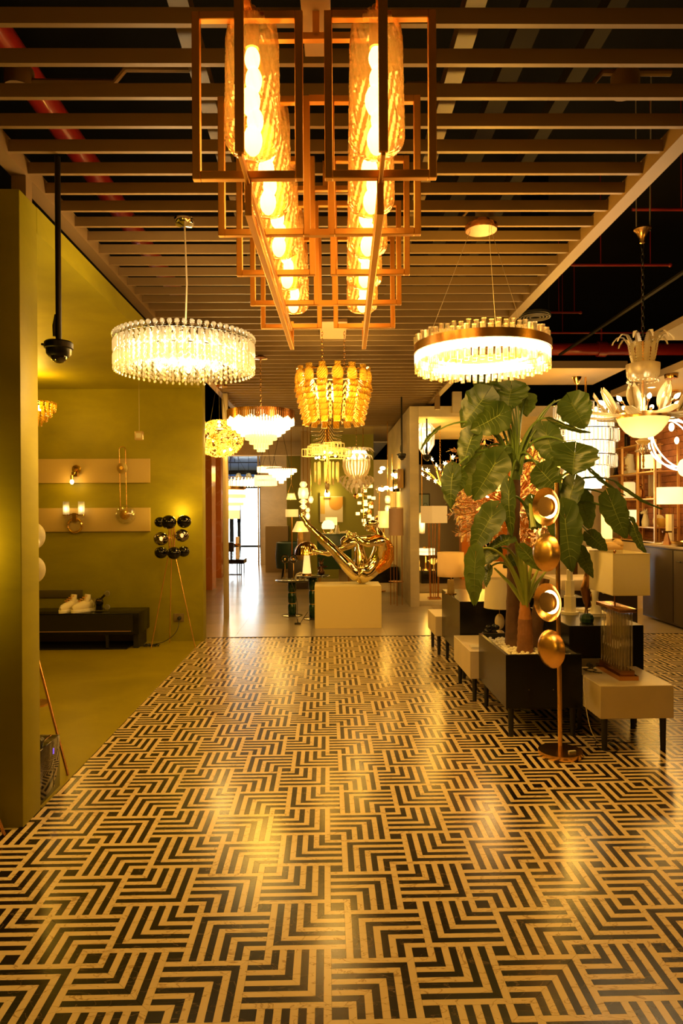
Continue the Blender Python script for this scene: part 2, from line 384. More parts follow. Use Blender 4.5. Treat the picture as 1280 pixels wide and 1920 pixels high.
# ---- floating soffits on the right
struct('ceiling_soffit', MB().bx(1.9, 3.32, 7.5, 8.5, 3.05, 3.13), soffit_m)
struct('ceiling_soffit', MB().bx(3.92, 7.4, .0, 9.4, 3.05, 3.13), soffit_m)
struct('ceiling_soffit', MB().bx(3.0, 3.7, .0, 6.3, 3.06, 3.12), soffit_m)
# ---- white portal room on the right
pr = struct('wall_portal', MB().bx(1.27, 1.41, 10.5, 14.3, 0, 3.09), cream_wall, bevel=.004)
struct('beam_portal', MB().bx(1.41, 4.9, 10.5, 10.64, 2.93, 3.09), cream_wall)
struct('ceiling_portal', MB().bx(1.41, 4.9, 10.64, 14.1, 2.95, 3.05), cream_wall)
struct('column_portal', MB().bx(1.92, 2.06, 10.42, 10.5, 2.98, 3.30), cream_wall)
struct('wall_portal_back', MB().bx(1.41, 3.55, 17.0, 17.1, .35, 2.62), mat('pale_grey_wall', (.55, .50, .42), .6))
struct('wall_portal_dado', MB().bx(1.41, 3.55, 16.98, 17.0, 0, .36), mat('brown_wall', (.20, .12, .045), .6))
struct('plinth_portal', MB().bx(1.42, 1.95, 10.7, 11.7, 0, .07), cream_wall)
for x0, x1, y in ((2.87, 3.35, 14.6), (3.62, 4.6, 14.9)):
    struct('column_marble', MB().bx(x0, x1, y, y + .3, 0, 2.92), orange_marble)
# ---- rear hall
ph = at(0, 0, 13.5)
struct('ceiling_rear', MB().bx(-3.2, 1.9, 13.6, 16.6, 3.16, 3.2), brown_ceiling)
struct('beam_rear', MB().bx(-3.3, .1, 16.6, 16.9, 2.84, 3.16), beige_wall)
gloss_white = mat('white_gloss_ceiling', (.85, .85, .83), .12)
struct('ceiling_glossy', MB().bx(-6.9, 1.5, 16.9, 28.7, 3.16, 3.2), gloss_white)
struct('wall_green', MB().bx(-.42, 1.02, 15.0, 15.1, 0, 3.16), mat('sage_wall', (.24, .24, .035), .6))
struct('wall_green_side', MB().bx(-1.0, -.55, 17.0, 17.1, 0, 3.16), mat('sage_wall'))
struct('column_tan', MB().bx(-.55, -.36, 14.4, 14.6, 0, 3.16), mat('tan_post', (.40, .29, .15), .5), bevel=.005)
struct('wall_rear_grey', MB().bx(1.02, 1.46, 15.0, 15.1, 0, 2.6), mat('pale_grey_wall'))
struct('wall_rear_beige', MB().bx(-1.85, -.75, 19.0, 19.15, 0, 3.16), beige_wall)
struct('wall_far', MB().bx(-2.75, 1.5, 28.4, 28.6, 0, 3.16), beige_wall)
struct('wall_above_door', MB().bx(-7, 7.5, 28.6, 28.8, 3.2, 4.8), black_paint)
struct('wall_far_right', MB().bx(1.5, 7.5, 28.4, 28.6, 0, 4.7), black_paint)
struct('trim_panel', MB().bx(-1.92, -1.88, 18.95, 19.02, 0, 3.1), mat('tan_post'))
tag(MB().bx(-1.5, -.95, 16.6, 17.2, 0, 1.12).build('partition_box', mat('taupe_box', (.34, .26, .15), .5), bevel=.005), 'low taupe partition box in front of the far beige wall', 'partition')
for x0, x1, y in ((-2.75, -2.18, 13.0), (-3.05, -2.36, 15.3)):
    m = struct('column_marble', MB().bx(x0, x1, y, y + .45, 0, 3.1), orange_marble)
# storefront
blk = mat('black_aluminium', (.015, .017, .02), .4)
d = struct('door_1', MB().bx(-7, -2.72, 28.35, 28.42, 3.0, 3.16).bx(-2.79, -2.70, 28.33, 28.45, 0, 3.1).bx(-7, -2.72, 28.35, 28.42, 2.42, 2.5).bx(-7, -2.72, 28.35, 28.42, 0, .07).bx(-4.02, -3.86, 28.33, 28.45, 0, 2.45), blk)
MB().bx(-7, -4.02, 28.37, 28.39, .07, 2.42).build('pane', clear_glass, d, smooth=False)
MB().bx(-3.86, -2.79, 28.37, 28.39, .07, 2.42).build('pane', clear_glass, d, smooth=False)
MB().bx(-7, -2.79, 28.37, 28.39, 2.5, 3.0).build('transom_pane', glassy('tinted_glass', (.08, .10, .14), .8, .1, .2, .05), d, smooth=False)
MB().tube([(-3.0, 28.3, 1.0), (-3.0, 28.3, 1.35)], .02, 8).build('door_handle', chrome, d)
struct('pavement', MB().bx(-14, 10, 28.8, 48, -.1, 0), mat('pale_paving', (.6, .62, .62), .8))
# brick wall and panelled wall on the right
brick = mat('terracotta_brick', (.46, .17, .07), .7, var=.25, vscale=9, bump=.5, bscale=40)
bw = struct('wall_brick', MB().bx(5.16, 5.3, 9.0, 12.0, 0, 3.05), mat('dark_mortar', (.12, .05, .025), .9))
bms = [MB().bx(-.022, .0, 0, l, 0, .088).mesh('brick', brick, smooth=False) for l in (.30, .26)]
for r in range(32):
    y = 9.0 + (r % 2) * -.15
    while y < 12.0:
        if r * .095 > .9 and not (y < 9.0): inst('brick', bms[0], bw, (5.16 + random.uniform(-.006, .004), y, r * .095), (0, 0, random.uniform(-.01, .01)))
        y += .306
struct('wall_panelled', MB().bx(3.7, 5.2, 12.0, 12.1, 0, 3.05), cream_wall)
# ================================================================== CHANDELIERS
def twist_glass(r, h, n=84, m=40, lobes=21, amp=.035, tw=1.35):
    b = MB(); vs = []
    for j in range(m + 1):
        t = j / m; z = h * t
        rr = r * (min(1, math.sqrt(max(0, 1 - max(0, (.13 - t) / .13) ** 2)) * .86 + .14) if t < .13 else 1 - .12 * max(0, (t - .8) / .2) ** 1.6) * (1.04 - .08 * t)
        if t > .97: rr *= .8
        for k in range(n):
            q = 2 * PI * k / n; a = rr * (1 + amp * math.cos(lobes * q + tw * lobes * t))
            vs.append((a * math.cos(q), a * math.sin(q), z))
    b.add(vs, [(i * n + k, i * n + (k + 1) % n, (i + 1) * n + (k + 1) % n, (i + 1) * n + k) for i in range(m) for k in range(n)] + [tuple(range(n))[::-1]])
    return b
# ---- linear lantern chandelier, five pairs of square frames on two spines
th = -.0249; R2 = Matrix.Rotation(th, 3, 'Z')
lc = thing('linear_chandelier', 'long gold square-framed chandelier with ten twisted amber glass cylinders', 'chandelier', R2 @ Vector((-.084, 2.9, 3.15)), th)
zz = lambda z: z - 3.15
F0, FS = 2.056, .42
tk = .024
def frame_mb(x0, x1, y, z0, z1):
    b = MB()
    for x in (x0 + tk / 2, x1 - tk / 2): b.box((x, y, zz((z0 + z1) / 2)), (tk, tk, z1 - z0))
    for z in (z0 + tk / 2, z1 - tk / 2): b.box(((x0 + x1) / 2, y, zz(z)), (x1 - x0 - 2 * tk, tk, tk))
    return b
gm = twist_glass(.082, .42).mesh('glass_shade', amber_glass)
bm_ = MB()
for i, (dx, z, r) in enumerate(((0, .05, .030), (.008, .11, .026), (-.006, .17, .030), (.004, .235, .026), (0, .30, .024))): bm_.sph((dx, 0, z), (r, r, r * 1.55), 10, 8)
bm_ = bm_.mesh('bulb', mat('amber_filament', (1, .7, .3), .5, em=(1, .74, .34), es=14))
sk = MB().lathe([(.0, .33), (.022, .33), (.022, .40), (.012, .41), (.012, .46), (0, .46)], n=14).mesh('socket', dgold)
for k in range(5):
    y = F0 + FS * k - 2.9
    for x0, x1 in ((-.448, -.117), (-.053, .281)):
        frame_mb(x0 + .084, x1 + .084, y, 2.49, 2.99).build('frame', dgold, lc, bevel=.002)
    if k % 2: [MB().box((0, y, zz(z_)), (.07, tk, tk)).build('link_bar', dgold, lc) for z_ in (2.50, 2.98)]
    for x in (-.275, .105):
        g = inst('glass_shade', gm, lc, (x + .084, y + .05, zz(2.585)))
        inst('bulb', bm_, g); inst('socket', sk, g)
        lamp((x + .084, y + .05, zz(2.72)), 3.2, AMB, .03, lc)
for x in (-.283, .113):
    X = x + .084
    b = MB().box((X, 1.89 - 2.9, zz(2.76)), (.026, .012, .55)).box((X, (1.89 + 3.74) / 2 - 2.9, zz(2.488)), (.012, 1.85, .022))
    b.box((X, (2.06 + 3.79) / 2 - 2.9, zz(2.402)), (.022, 1.73, .03)).box((X, 2.065 - 2.9, zz(2.44)), (.02, .014, .10)).box((X, 3.78 - 2.9, zz(2.47)), (.02, .014, .14))
    b.box((X, (1.89 + 3.79) / 2 - 2.9, zz(3.02)), (.022, 1.92, .022)).build('spine', dgold, lc, bevel=.002)
for y in (2.245, 3.3): MB().box((0, y - 2.9, zz(3.045)), (.42, .022, .022)).build('cross_bar', dgold, lc)
MB().bx(-.048, .048, 1.85 - 2.9, 2.46 - 2.9, -.025, 0).build('canopy', mat('tan_canopy', (.36, .22, .10), .5, .2), lc, bevel=.002)
[MB().box((0, y_ - 2.9, -.04), (.022, .022, .13)).build('hanger', dgold, lc) for y_ in (2.245, 3.3)]

# ---- round crystal drum
c = at(347, 660, 3.9)
dr = thing('crystal_drum_chandelier', 'round drum chandelier of sparkling clear crystal strands hung on one cable', 'chandelier', (c.x, 3.9, 2.29))
b = MB(); b.sph((0, 0, .183), .0135, 8, 6).sph((0, 0, .166), .008, 6, 4)
for z0, z1 in ((.085, .158), (.01, .08)):
    b.lathe([(.0, z0), (.0085, z0 + .01), (.0085, z1 - .012), (0, z1)], n=4)
b.sph((0, 0, 0), (.008, .008, .011), 6, 4); strand = b.mesh('crystal_strand', crystal)
b = MB()
for z in (.015, .042, .069, .096, .123, .15): b.lathe([(0, z - .014), (.010, z), (0, z + .014)], n=4)
strand2 = b.mesh('crystal_strand', crystal)
for k in range(64):
    q = 2 * PI * k / 64; inst('crystal_strand', strand, dr, (.385 * math.cos(q), .385 * math.sin(q), 0), (0, 0, q))
for r, n in ((.368, 64), (.345, 54), (.31, 44), (.26, 34), (.205, 26), (.15, 18), (.09, 10), (.03, 3)):
    for k in range(n):
        q = 2 * PI * (k + .5) / n; inst('crystal_strand', strand2, dr, (r * math.cos(q), r * math.sin(q), 0 if r > .3 else (.012 if r > .2 else .02)), (0, 0, q + k))
MB().torus((0, 0, .163), .378, .006, 48, 6).torus((0, 0, .10), .30, .005, 40, 6).tube([(-.37, 0, .163), (.37, 0, .163)], .005).tube([(0, -.37, .163), (0, .37, .163)], .005).build('frame', chrome, dr)
b = MB()
for k in range(22):
    q = 2 * PI * k / 22; b.sph((.30 * math.cos(q), .30 * math.sin(q), .085 + .03 * (k % 2)), (.022, .022, .036), 8, 6)
b.build('bulb', bulb_m, dr, kind='stuff')
MB().tube([(0, 0, .163), (.012, 0, .5), (0, 0, .86)], .0045, 8).build('cable', mat('clear_cable', (.7, .6, .4), .3), dr)
MB().lathe([(0, .82), (.05, .83), (.058, .845), (.058, .86), (0, .86)], n=24).build('canopy', chrome, dr)
MB().shell([(.232, .085), (.232, .15)], n=48, t=.004).build('added_glow_core', mat('added_glow_core', (1, 1, 1), .5, em=(1, .86, .60), es=4.2), dr)  # added glowing cylinder, makes the crystal strands look brighter and whiter
lamp((0, 0, -.03), 34, SOFT, .22, dr); lamp((0, 0, .19), 14, PALE, .2, dr); lamp((0, 0, .06), 12, (1, .80, .50), .15, dr); lamp((0, 0, -.12), 12, SOFT, .2, dr)

# ---- LED ring with glass rods
c = at(903, 660, 3.9)
rg = thing('ring_chandelier', 'round brass-banded ring chandelier with glass rods and a glaring white light band', 'chandelier', (c.x, 3.9, 2.29))
rod = MB().lathe([(0, .0), (.0135, .002), (.0135, .198), (0, .2)], n=6)
rod = rod.mesh('glass_rod', glassy('rod_glass', (1, .95, .84), .80, .14, .32, .05), smooth=False)
for k in range(60):
    q = 2 * PI * k / 60; dz = .008 * (k % 2); inst('glass_rod', rod, rg, (.368 * math.cos(q), .368 * math.sin(q), dz - .004), (.03 * math.sin(q), -.03 * math.cos(q), q))
for k in range(44):
    q = 2 * PI * (k + .5) / 44; dz = .008 * (k % 2); inst('glass_rod', rod, rg, (.292 * math.cos(q), .292 * math.sin(q), dz - .004), (0, 0, q))
MB().shell([(.386, .102), (.386, .150)], n=72, t=.003).build('band', brass, rg)
MB().shell([(.272, .102), (.272, .150)], n=72, t=.003).build('band', brass, rg)
MB().shell([(.378, .056), (.378, .100)], n=72, t=.010).build('light_band', mat('hot_ring', (1, 1, 1), .5, em=(1, .88, .66), es=9), rg)
MB().shell([(.290, .084), (.290, .100)], n=72, t=.010).build('light_band', mat('hot_ring'), rg)
for x, y in ((-.33, 0), (.165, .286), (.165, -.286)): MB().tube([(x, y, .12), (.04 * (1 if x > 0 else -1), 0, .86)], .0013, 5).build('wire', mat('steel_wire', (.5, .42, .3), .4, .5), rg)
MB().lathe([(0, .80), (.088, .80), (.092, .815), (.092, .83), (.05, .835), (.05, .86), (0, .86)], n=32).build('canopy', copper, rg)
lamp((0, 0, .06), 44, SOFT, .2, rg); lamp((0, 0, -.07), 46, SOFT, .25, rg)

# ---- scalloped yellow glass
c = at(625, 750, 6.2)
yg = thing('scalloped_glass_chandelier', 'golden chandelier of ribbed glass pods above tapering scaled columns hung on two chains', 'chandelier', (c.x, 6.2, 2.24))
b = MB(); b.sph((0, 0, .44), (.052, .03, .075), 12, 10); b.bx(-.026, .026, -.015, .015, .505, .54)
for i in range(7):
    z = .36 - i * .05; wd = .045 - .0025 * i; y = -.012 * i
    b.add([(-wd, y - .02, z + .03), (wd, y - .02, z + .03), (wd * .92, y + .012, z - .028), (-wd * .92, y + .012, z - .028), (-wd, y + .02, z + .03), (wd, y + .02, z + .03), (wd * .92, y + .035, z - .028), (-wd * .92, y + .035, z - .028)],
          [(0, 1, 2, 3), (7, 6, 5, 4), (0, 4, 5, 1), (1, 5, 6, 2), (2, 6, 7, 3), (3, 7, 4, 0)])
for i in range(6):
    for s in (-1, 1):
        z = .33 - i * .05; y = -.012 * i; b.add([(s * .045, y, z), (s * .068, y, z + .035), (s * .068, y, z + .012), (s * .045, y, z - .025)], [(0, 1, 2, 3)])
col = b.mesh('glass_column', yellow_glass)
for k in range(15):
    q = 2 * PI * (k + .5) / 15; inst('glass_column', col, yg, (.32 * math.cos(q), .32 * math.sin(q), 0), (0, 0, q - PI / 2))
MB().torus((0, 0, .50), .30, .008, 40).torus((0, 0, .30), .26, .006, 40).tube([(-.3, 0, .5), (.3, 0, .5)], .006).build('frame', gold, yg)
b = MB()
for k in range(8):
    q = 2 * PI * k / 8; b.sph((.2 * math.cos(q), .2 * math.sin(q), .33), (.02, .02, .04), 8, 6)
b.build('bulb', bulb_m, yg)
def chain_mb(p, q, link=.035, r=.0035):
    p, q = Vector(p), Vector(q); n = max(2, int((q - p).length / (link * .8))); b = MB()
    for i in range(n):
        c = p.lerp(q, (i + .5) / n); M = aim(q - p) @ Matrix.Rotation(PI / 2 * (i % 2), 3, 'Z') @ Matrix.Rotation(PI / 2, 3, 'X') @ Matrix.Diagonal((.5, 1, 1))
        b.torus(c, link * .5, r, 10, 4, 0, M)
    return b
chain_mb((-.10, 0, .5), (-.10, 0, .9)).build('chain', gold, yg); chain_mb((.10, 0, .5), (.10, 0, .9)).build('chain', gold, yg)
MB().box((0, 0, .895), (.24, .6, .03)).build('canopy', mat('tan_canopy'), yg, bevel=.003)
lamp((0, 0, .30), 40, (1, .64, .20), .08, yg); lamp((0, -.1, -.06), 16, SOFT, .15, yg)

# ---- tiered rods under a copper drum
c = at(489, 800, 7.26)
tc = thing('tiered_rod_chandelier', 'copper drum chandelier with stepped tiers of glowing rods and a zigzag rim', 'chandelier', (c.x, 7.26, 2.12))
b = MB()
for k in range(96):
    q = 2 * PI * k / 96; z0 = .355 - .03 * abs(((k / 6) % 1) - .5) * 2
    b.box((.355 * math.cos(q), .355 * math.sin(q), (z0 + .43) / 2), (.006, .020, .43 - z0), rz=q)
b.build('drum', copper, tc, smooth=False)
glowrod = mat('glowing_rod', (1, .95, .8), .4, em=(1, .76, .36), es=2.6); dimrod = mat('softly_lit_rod', (1, .9, .6), .3, em=(1, .66, .2), es=.9)
for i, (r, z0, z1, n) in enumerate(((.345, .28, .40, 72), (.30, .24, .33, 64), (.25, .20, .30, 54), (.205, .165, .26, 44), (.16, .125, .22, 34), (.115, .08, .19, 26), (.07, .03, .16, 16), (.035, 0, .12, 8))):
    b = MB()
    for k in range(n):
        q = 2 * PI * k / n; b.lathe([(0, z0), (.009, z0 + .002), (.009, z1), (0, z1)], (r * math.cos(q), r * math.sin(q), 0), 6)
    b.build('rod_tier', glowrod if i < 4 else dimrod, tc, kind='stuff')
chain_mb((0, 0, .45), (0, 0, 1.0)).build('chain', gold, tc)
MB().torus((0, 0, .42), .35, .006, 40).tube([(-.35, 0, .42), (.35, 0, .42)], .006).lathe([(0, .40), (.05, .42), (.03, .47), (0, .47)], n=12).build('frame', gold, tc)
MB().lathe([(0, .975), (.075, .985), (.075, .99), (.03, 1.02), (0, 1.02)], n=20).build('canopy', copper, tc)
lamp((0, 0, -.04), 42, SOFT, .2, tc)

# ---- oval cluster of blossoms
c = at(411, 820, 9.1)
bc = thing('blossom_cluster_chandelier', 'oval gold cluster chandelier of many tiny glass blossoms beside the olive wall end', 'chandelier', (c.x, 9.1, 2.18))
b = MB(); random.seed(3)
for i in range(1000):
    u, v = random.uniform(-1, 1), random.uniform(0, 2 * PI); s = math.sqrt(1 - u * u); p = Vector((.31 * s * math.cos(v), .31 * s * math.sin(v), .27 + .24 * u * (1 if u > 0 else .95)))
    M = aim(p - Vector((0, 0, .27))); r = random.uniform(.022, .036)
    for a in range(4):
        t = a * PI / 2 + i; d = M @ Vector((math.cos(t) * r, math.sin(t) * r, r * .5)); e = M @ Vector((math.cos(t + .5) * r * .6, math.sin(t + .5) * r * .6, 0)); g = M @ Vector((math.cos(t - .5) * r * .6, math.sin(t - .5) * r * .6, 0))
        b.add([p, p + e, p + d, p + g], [(0, 1, 2, 3)])
b.build('blossoms', yellow_glass, bc, kind='stuff', smooth=False)
b = MB()
for k in range(9):
    q = 2 * PI * k / 9; b.sph((.22 * math.cos(q), .22 * math.sin(q), .27 + .17 * math.sin(3 * q)), .022, 8, 6)
b.sph((-.24, -.15, .48), .02, 8, 6).sph((.03, -.2, .47), .02, 8, 6).build('bulb', bulb_m, bc)
for x, y in ((-.12, 0), (.0, .02), (.10, 0), (.06, -.1)): MB().tube([(x, y, .48), (x * .3, 0, .98)], .003, 5).build('wire', chrome, bc)
MB().lathe([(0, .955), (.11, .96), (.11, .99), (0, .99)], n=24).build('canopy', gold, bc)
MB().torus((0, 0, .27), .2, .005, 24).torus((0, 0, .42), .14, .005, 24).build('frame', gold, bc)
lamp((0, 0, .27), 60, (1, .66, .2), .08, bc)

# ---- silver branch spray, gold cubes and icicle drops
c = at(613, 850, 8.6)
cb = thing('cube_branch_chandelier', 'chandelier of small gold cube links with curved silver branches and frosted icicle drops', 'chandelier', (c.x, 8.6, 1.70))
Z = lambda py: 1.5 + (957 - py) * 8.6 / 1285 - 1.70
b = MB(); random.seed(5)
for i in range(6):
    for s in (-1, 1):
        for dy in (-1, 1):
            z = Z(795 + i * 6); L = .20 - .012 * i
            b.tube([(s * .02, dy * .02, z), (s * L * .45, dy * L * .3, z - .10), (s * L, dy * L * .5, z - .105 - .01 * i)], [.006, .005, .003], 6)
b.build('branch', mat('silver', (.75, .68, .6), .2, 1), cb)
MB().lathe([(0, Z(925)), (.02, Z(924)), (.025, Z(880)), (.035, Z(840)), (.03, Z(800)), (.012, Z(790)), (.012, Z(760)), (0, Z(760))], n=12).build('stem', gold, cb)
b = MB()
def cube_frame(b, c, s, t=.007):
    for a in (-1, 1):
        for d in (-1, 1):
            b.box((c[0], c[1] + a * s, c[2] + d * s), (2 * s, t, t)).box((c[0] + a * s, c[1], c[2] + d * s), (t, 2 * s, t)).box((c[0] + a * s, c[1] + d * s, c[2]), (t, t, 2 * s))
cubes = MB(); cube_frame(cubes, (0, 0, 0), .045); cubes = cubes.mesh('cube_link', mat('lit_gold_glass', (1, .75, .3), .2, .3, em=(1, .62, .12), es=.45), smooth=False)
for i in range(30):
    q = i * 2.399; r = .04 + .24 * math.sqrt(i / 30); inst('cube_link', cubes, cb, (r * math.cos(q), r * math.sin(q) * .8, Z(846) + random.uniform(-.08, .09) * (1.2 - r * 3)), (0, 0, q * .3))
for i in range(14):
    q = 2 * PI * i / 14; r = .12 + .03 * (i % 2); z1 = Z(866); z0 = Z(900 + 5 * (i % 3))
    MB().lathe([(0, z0), (.012, z0 + .01), (.014, z1 - .02), (0, z1)], (r * math.cos(q), r * math.sin(q), 0), 8).build('icicle', frost, cb)
MB().sph((0, 0, Z(912)), (.03, .03, .055), 10, 8).build('icicle', frost, cb)
b = MB()
for i in range(10):
    q = i * 1.9; b.sph((.2 * math.cos(q) * (i / 10), .18 * math.sin(q) * (i / 10), Z(850 + 4 * (i % 3))), .017, 8, 6)
b.build('bulb', bulb_m, cb)
chain_mb((0, 0, Z(770)), (0, 0, 3.15 - 1.70)).build('chain', gold, cb)
lamp((0, 0, Z(885)), 14, SOFT, .08, cb); lamp((0, -.3, Z(850)), 6, SOFT, .1, cb)

# ---- petal chandelier
c = at(668, 880, 10)
pc = thing('petal_chandelier', 'frosted glass chandelier with a bright petal crown, ribbed bowl and feathered tassel', 'chandelier', (c.x, 10, 1.75))
Z = lambda py: 1.5 + (957 - py) * 10 / 1285 - 1.75
pet = MB()
for s in range(5):
    t = s / 4
pet.tube([(0, 0, 0), (.05, 0, .03), (.11, 0, .02), (.15, 0, -.03)], [.02, .03, .026, .004], 8, flat=.3)
pet = pet.mesh('petal', frost)
for ring, (r, z, n, ti, s) in enumerate(((.12, Z(845), 14, .0, 1), (.12, Z(855), 14, .25, .9), (.10, Z(862), 12, .5, .8))):
    for k in range(n): inst('petal', pet, pc, (r * math.cos(2 * PI * (k + ring / 2) / n), r * math.sin(2 * PI * (k + ring / 2) / n), z), (0, ti, 2 * PI * (k + ring / 2) / n), (s, s, s))
for k in range(24):
    q = 2 * PI * k / 24; r = .19
    MB().tube([(r * math.cos(q), r * math.sin(q), Z(862)), (1.02 * r * math.cos(q), 1.02 * r * math.sin(q), Z(875)), (.85 * r * math.cos(q), .85 * r * math.sin(q), Z(888)), (.35 * r * math.cos(q), .35 * r * math.sin(q), Z(900))], .012, 6).build('rib', frost, pc)
for ring, (r, py, n, s) in enumerate(((.20, 893, 16, .8), (.155, 900, 14, .8), (.11, 907, 12, .75), (.06, 913, 8, .7))):
    for k in range(n): inst('petal', pet, pc, (r * math.cos(2 * PI * k / n), r * math.sin(2 * PI * k / n), Z(py)), (0, 1.1, 2 * PI * k / n), (s, s, s))
chain_mb((0, 0, Z(845)), (0, 0, 3.15 - 1.75)).build('chain', gold, pc)
MB().lathe([(0, Z(915)), (.02, Z(910)), (.02, Z(842)), (0, Z(842))], n=10).build('stem', gold, pc)
b = MB()
for k in range(6): b.sph((.1 * math.cos(k * PI / 3), .1 * math.sin(k * PI / 3), Z(850)), .022, 8, 6)
b.build('bulb', bulb_m, pc)
MB().lathe([(0, Z(862)), (.13, Z(861)), (.17, Z(853)), (.14, Z(846)), (0, Z(845))], n=32).build('added_glow_disc', mat('petal_glow', (1, 1, 1), .5, em=(1, .78, .42), es=2.2), pc)  # added glowing disc, gives the petal crown its bright core
MB().shell([(.02, Z(898)), (.10, Z(892)), (.155, Z(880)), (.17, Z(866))], n=32, t=.005).build('inner_bowl', frost, pc)
lamp((0, 0, Z(874)), 40, PALE, .06, pc); lamp((0, 0, Z(905)), 14, PALE, .03, pc); lamp((0, -.3, Z(840)), 16, SOFT, .05, pc)

# ---- amber fringe chandelier in the alcove
c = at(64, 770, 7.0)
af = thing('amber_fringe_chandelier', 'amber glass fringe chandelier in the olive alcove, half behind the wall edge', 'chandelier', (c.x, 7.0, 2.36))
af.scale = (1.25, 1.25, 1.0)
bar = MB().box((0, 0, 0), (.026, .006, .09)).mesh('glass_bar', yellow_glass, smooth=False)
for i, (r, z, n) in enumerate(((.165, .20, 22), (.135, .15, 18), (.10, .10, 14), (.06, .055, 8), (.02, .02, 3))):
    for k in range(n): inst('glass_bar', bar, af, (r * math.cos(2 * PI * k / n), r * math.sin(2 * PI * k / n), z), (.1 * math.sin(k), 0, 2 * PI * k / n + PI / 2))
MB().torus((0, 0, .24), .16, .006, 30).build('frame', gold, af)
MB().tube([(0, 0, .24), (0, 0, .54)], .005).tube([(-.16, 0, .24), (.16, 0, .24)], .004).build('stem', gold, af)
MB().sph((.05, 0, .19), .03, 8, 6).sph((-.05, .03, .19), .03, 8, 6).build('bulb', bulb_m, af)
lamp((0, 0, .31), 20, (1, .56, .05), .08, af); lamp((.3, -1.6, .0), 40, (1, .56, .05), .2, af)

# ---- crown and feather chandelier on the right
c = at(1205, 700, 5.0)
cr = thing('crown_chandelier', 'tall glass chandelier with curled feather crown, ribbed bowl and candle bulbs on a black chain', 'chandelier', (c.x, 5.0, 1.80))
Z = lambda py: 1.5 + (957 - py) * 5 / 1285 - 1.80
def feather(L, wd, curl, n=12, teeth=.18):
    """serrated glass plume rising along z and curling towards +x"""
    vs, fs = [], []
    for i in range(n + 1):
        t = i / n; a = curl * t * t; x = L * (math.sin(a) * t * .6 if curl else 0); z = L * t * (1 - .35 * (a / max(.01, abs(curl) + .01)) * min(1, abs(curl) / 2))
        w_ = wd * (math.sin(PI * (.18 + .80 * t)) ** .7) * (1 + teeth * (1 if i % 2 else -1))
        vs += [(x - .004, -w_, z), (x + .007, 0, z), (x - .004, w_, z)]
    for i in range(n):
        for j in (0, 1): fs.append((3 * i + j, 3 * i + j + 1, 3 * i + j + 4, 3 * i + j + 3))
    b = MB(); M_ = [(vs[3 * i + 1]) for i in range(n + 1)]
    b.tube(M_, [.006 - .004 * i / n for i in range(n + 1)], 6)
    for i in range(1, 2 * n + 1):
        t = i / (2 * n + 1); w_ = wd * (math.sin(PI * (.16 + .80 * t)) ** .8); z = L * t
        for s in (-1, 1):
            b.tube([(0, 0, z * .96), (.008, s * w_ * .55, z + .006), (-.012, s * w_, z + .026)], [.0055, .0048, .0022], 5)
    return b
plume = MB(); pts = [(0, 0, 0), (.012, 0, .08), (.018, 0, .16), (.045, 0, .215), (.085, 0, .225), (.115, 0, .195), (.122, 0, .175)]
for i in range(len(pts) - 1):
    wd = (.022, .024, .022, .018, .013, .008, .003)
    a, b_ = Vector(pts[i]), Vector(pts[i + 1]); k = 4
    for j in range(k):
        p, q = a.lerp(b_, j / k), a.lerp(b_, (j + .9) / k); w0 = wd[i] + (wd[i + 1] - wd[i]) * j / k
        plume.add([p + Vector((-.004, -w0, 0)), p + Vector((-.004, w0, 0)), q + Vector((0, w0 * .75, 0)), q + Vector((0, -w0 * .75, 0)), p + Vector((.006, 0, 0)), q + Vector((.008, 0, 0))], [(0, 1, 2, 3), (0, 3, 5, 4), (1, 4, 5, 2)])
plume = plume.mesh('crown_plume', frost)
for k in range(10):
    q = 2 * PI * k / 10 + .2; inst('crown_plume', plume, cr, (.065 * math.cos(q), .065 * math.sin(q), Z(688)), (0, .08, q), (1.05, 1.1, 1.05))
MB().lathe([(.0, Z(714)), (.09, Z(713)), (.112, Z(706)), (.118, Z(690)), (.118, Z(684)), (.11, Z(684)), (.10, Z(700)), (0, Z(706))], n=32).build('crown_cup', frost, cr)
def drop_mb(n, r, z0, z1, br=.0075):
    b = MB()
    for k in range(n):
        q = 2 * PI * k / n; x, y = r * math.cos(q), r * math.sin(q); b.tube([(x, y, z1), (x, y, z0)], .0016, 4).sph((x, y, z0), br, 8, 6)
    return b
drop_mb(22, .108, Z(716), Z(700), .008).build('bead_fringe', crystal_clear, cr)
MB().lathe([(0, Z(784)), (.028, Z(783)), (.022, Z(760)), (.024, Z(725)), (.02, Z(712)), (0, Z(712))], n=16).build('glass_stem', crystal_clear, cr)
MB().tube([(0, 0, Z(880)), (0, 0, Z(640))], .007, 8).build('rod', brass, cr)
MB().shell([(.02, Z(824)), (.075, Z(821)), (.125, Z(811)), (.165, Z(797)), (.182, Z(786)), (.184, Z(779))], n=48, t=.006, lobes=24, amp=.008).build('bowl', frost, cr)
MB().shell([(.184, Z(787)), (.186, Z(778))], n=48, t=.004).build('bowl_rim', brass, cr)
wing = MB()
for j in range(-3, 4):
    wing.tube([(0, j * .006, 0), (.13, j * .014, -.012), (.27, j * .011, -.002), (.30, j * .006, .008)], [.004, .0065, .005, .003], 6)
wing = wing.mesh('ribbed_arm', frost); fth = feather(.19, .048, 0, 14).mesh('feather', frost)
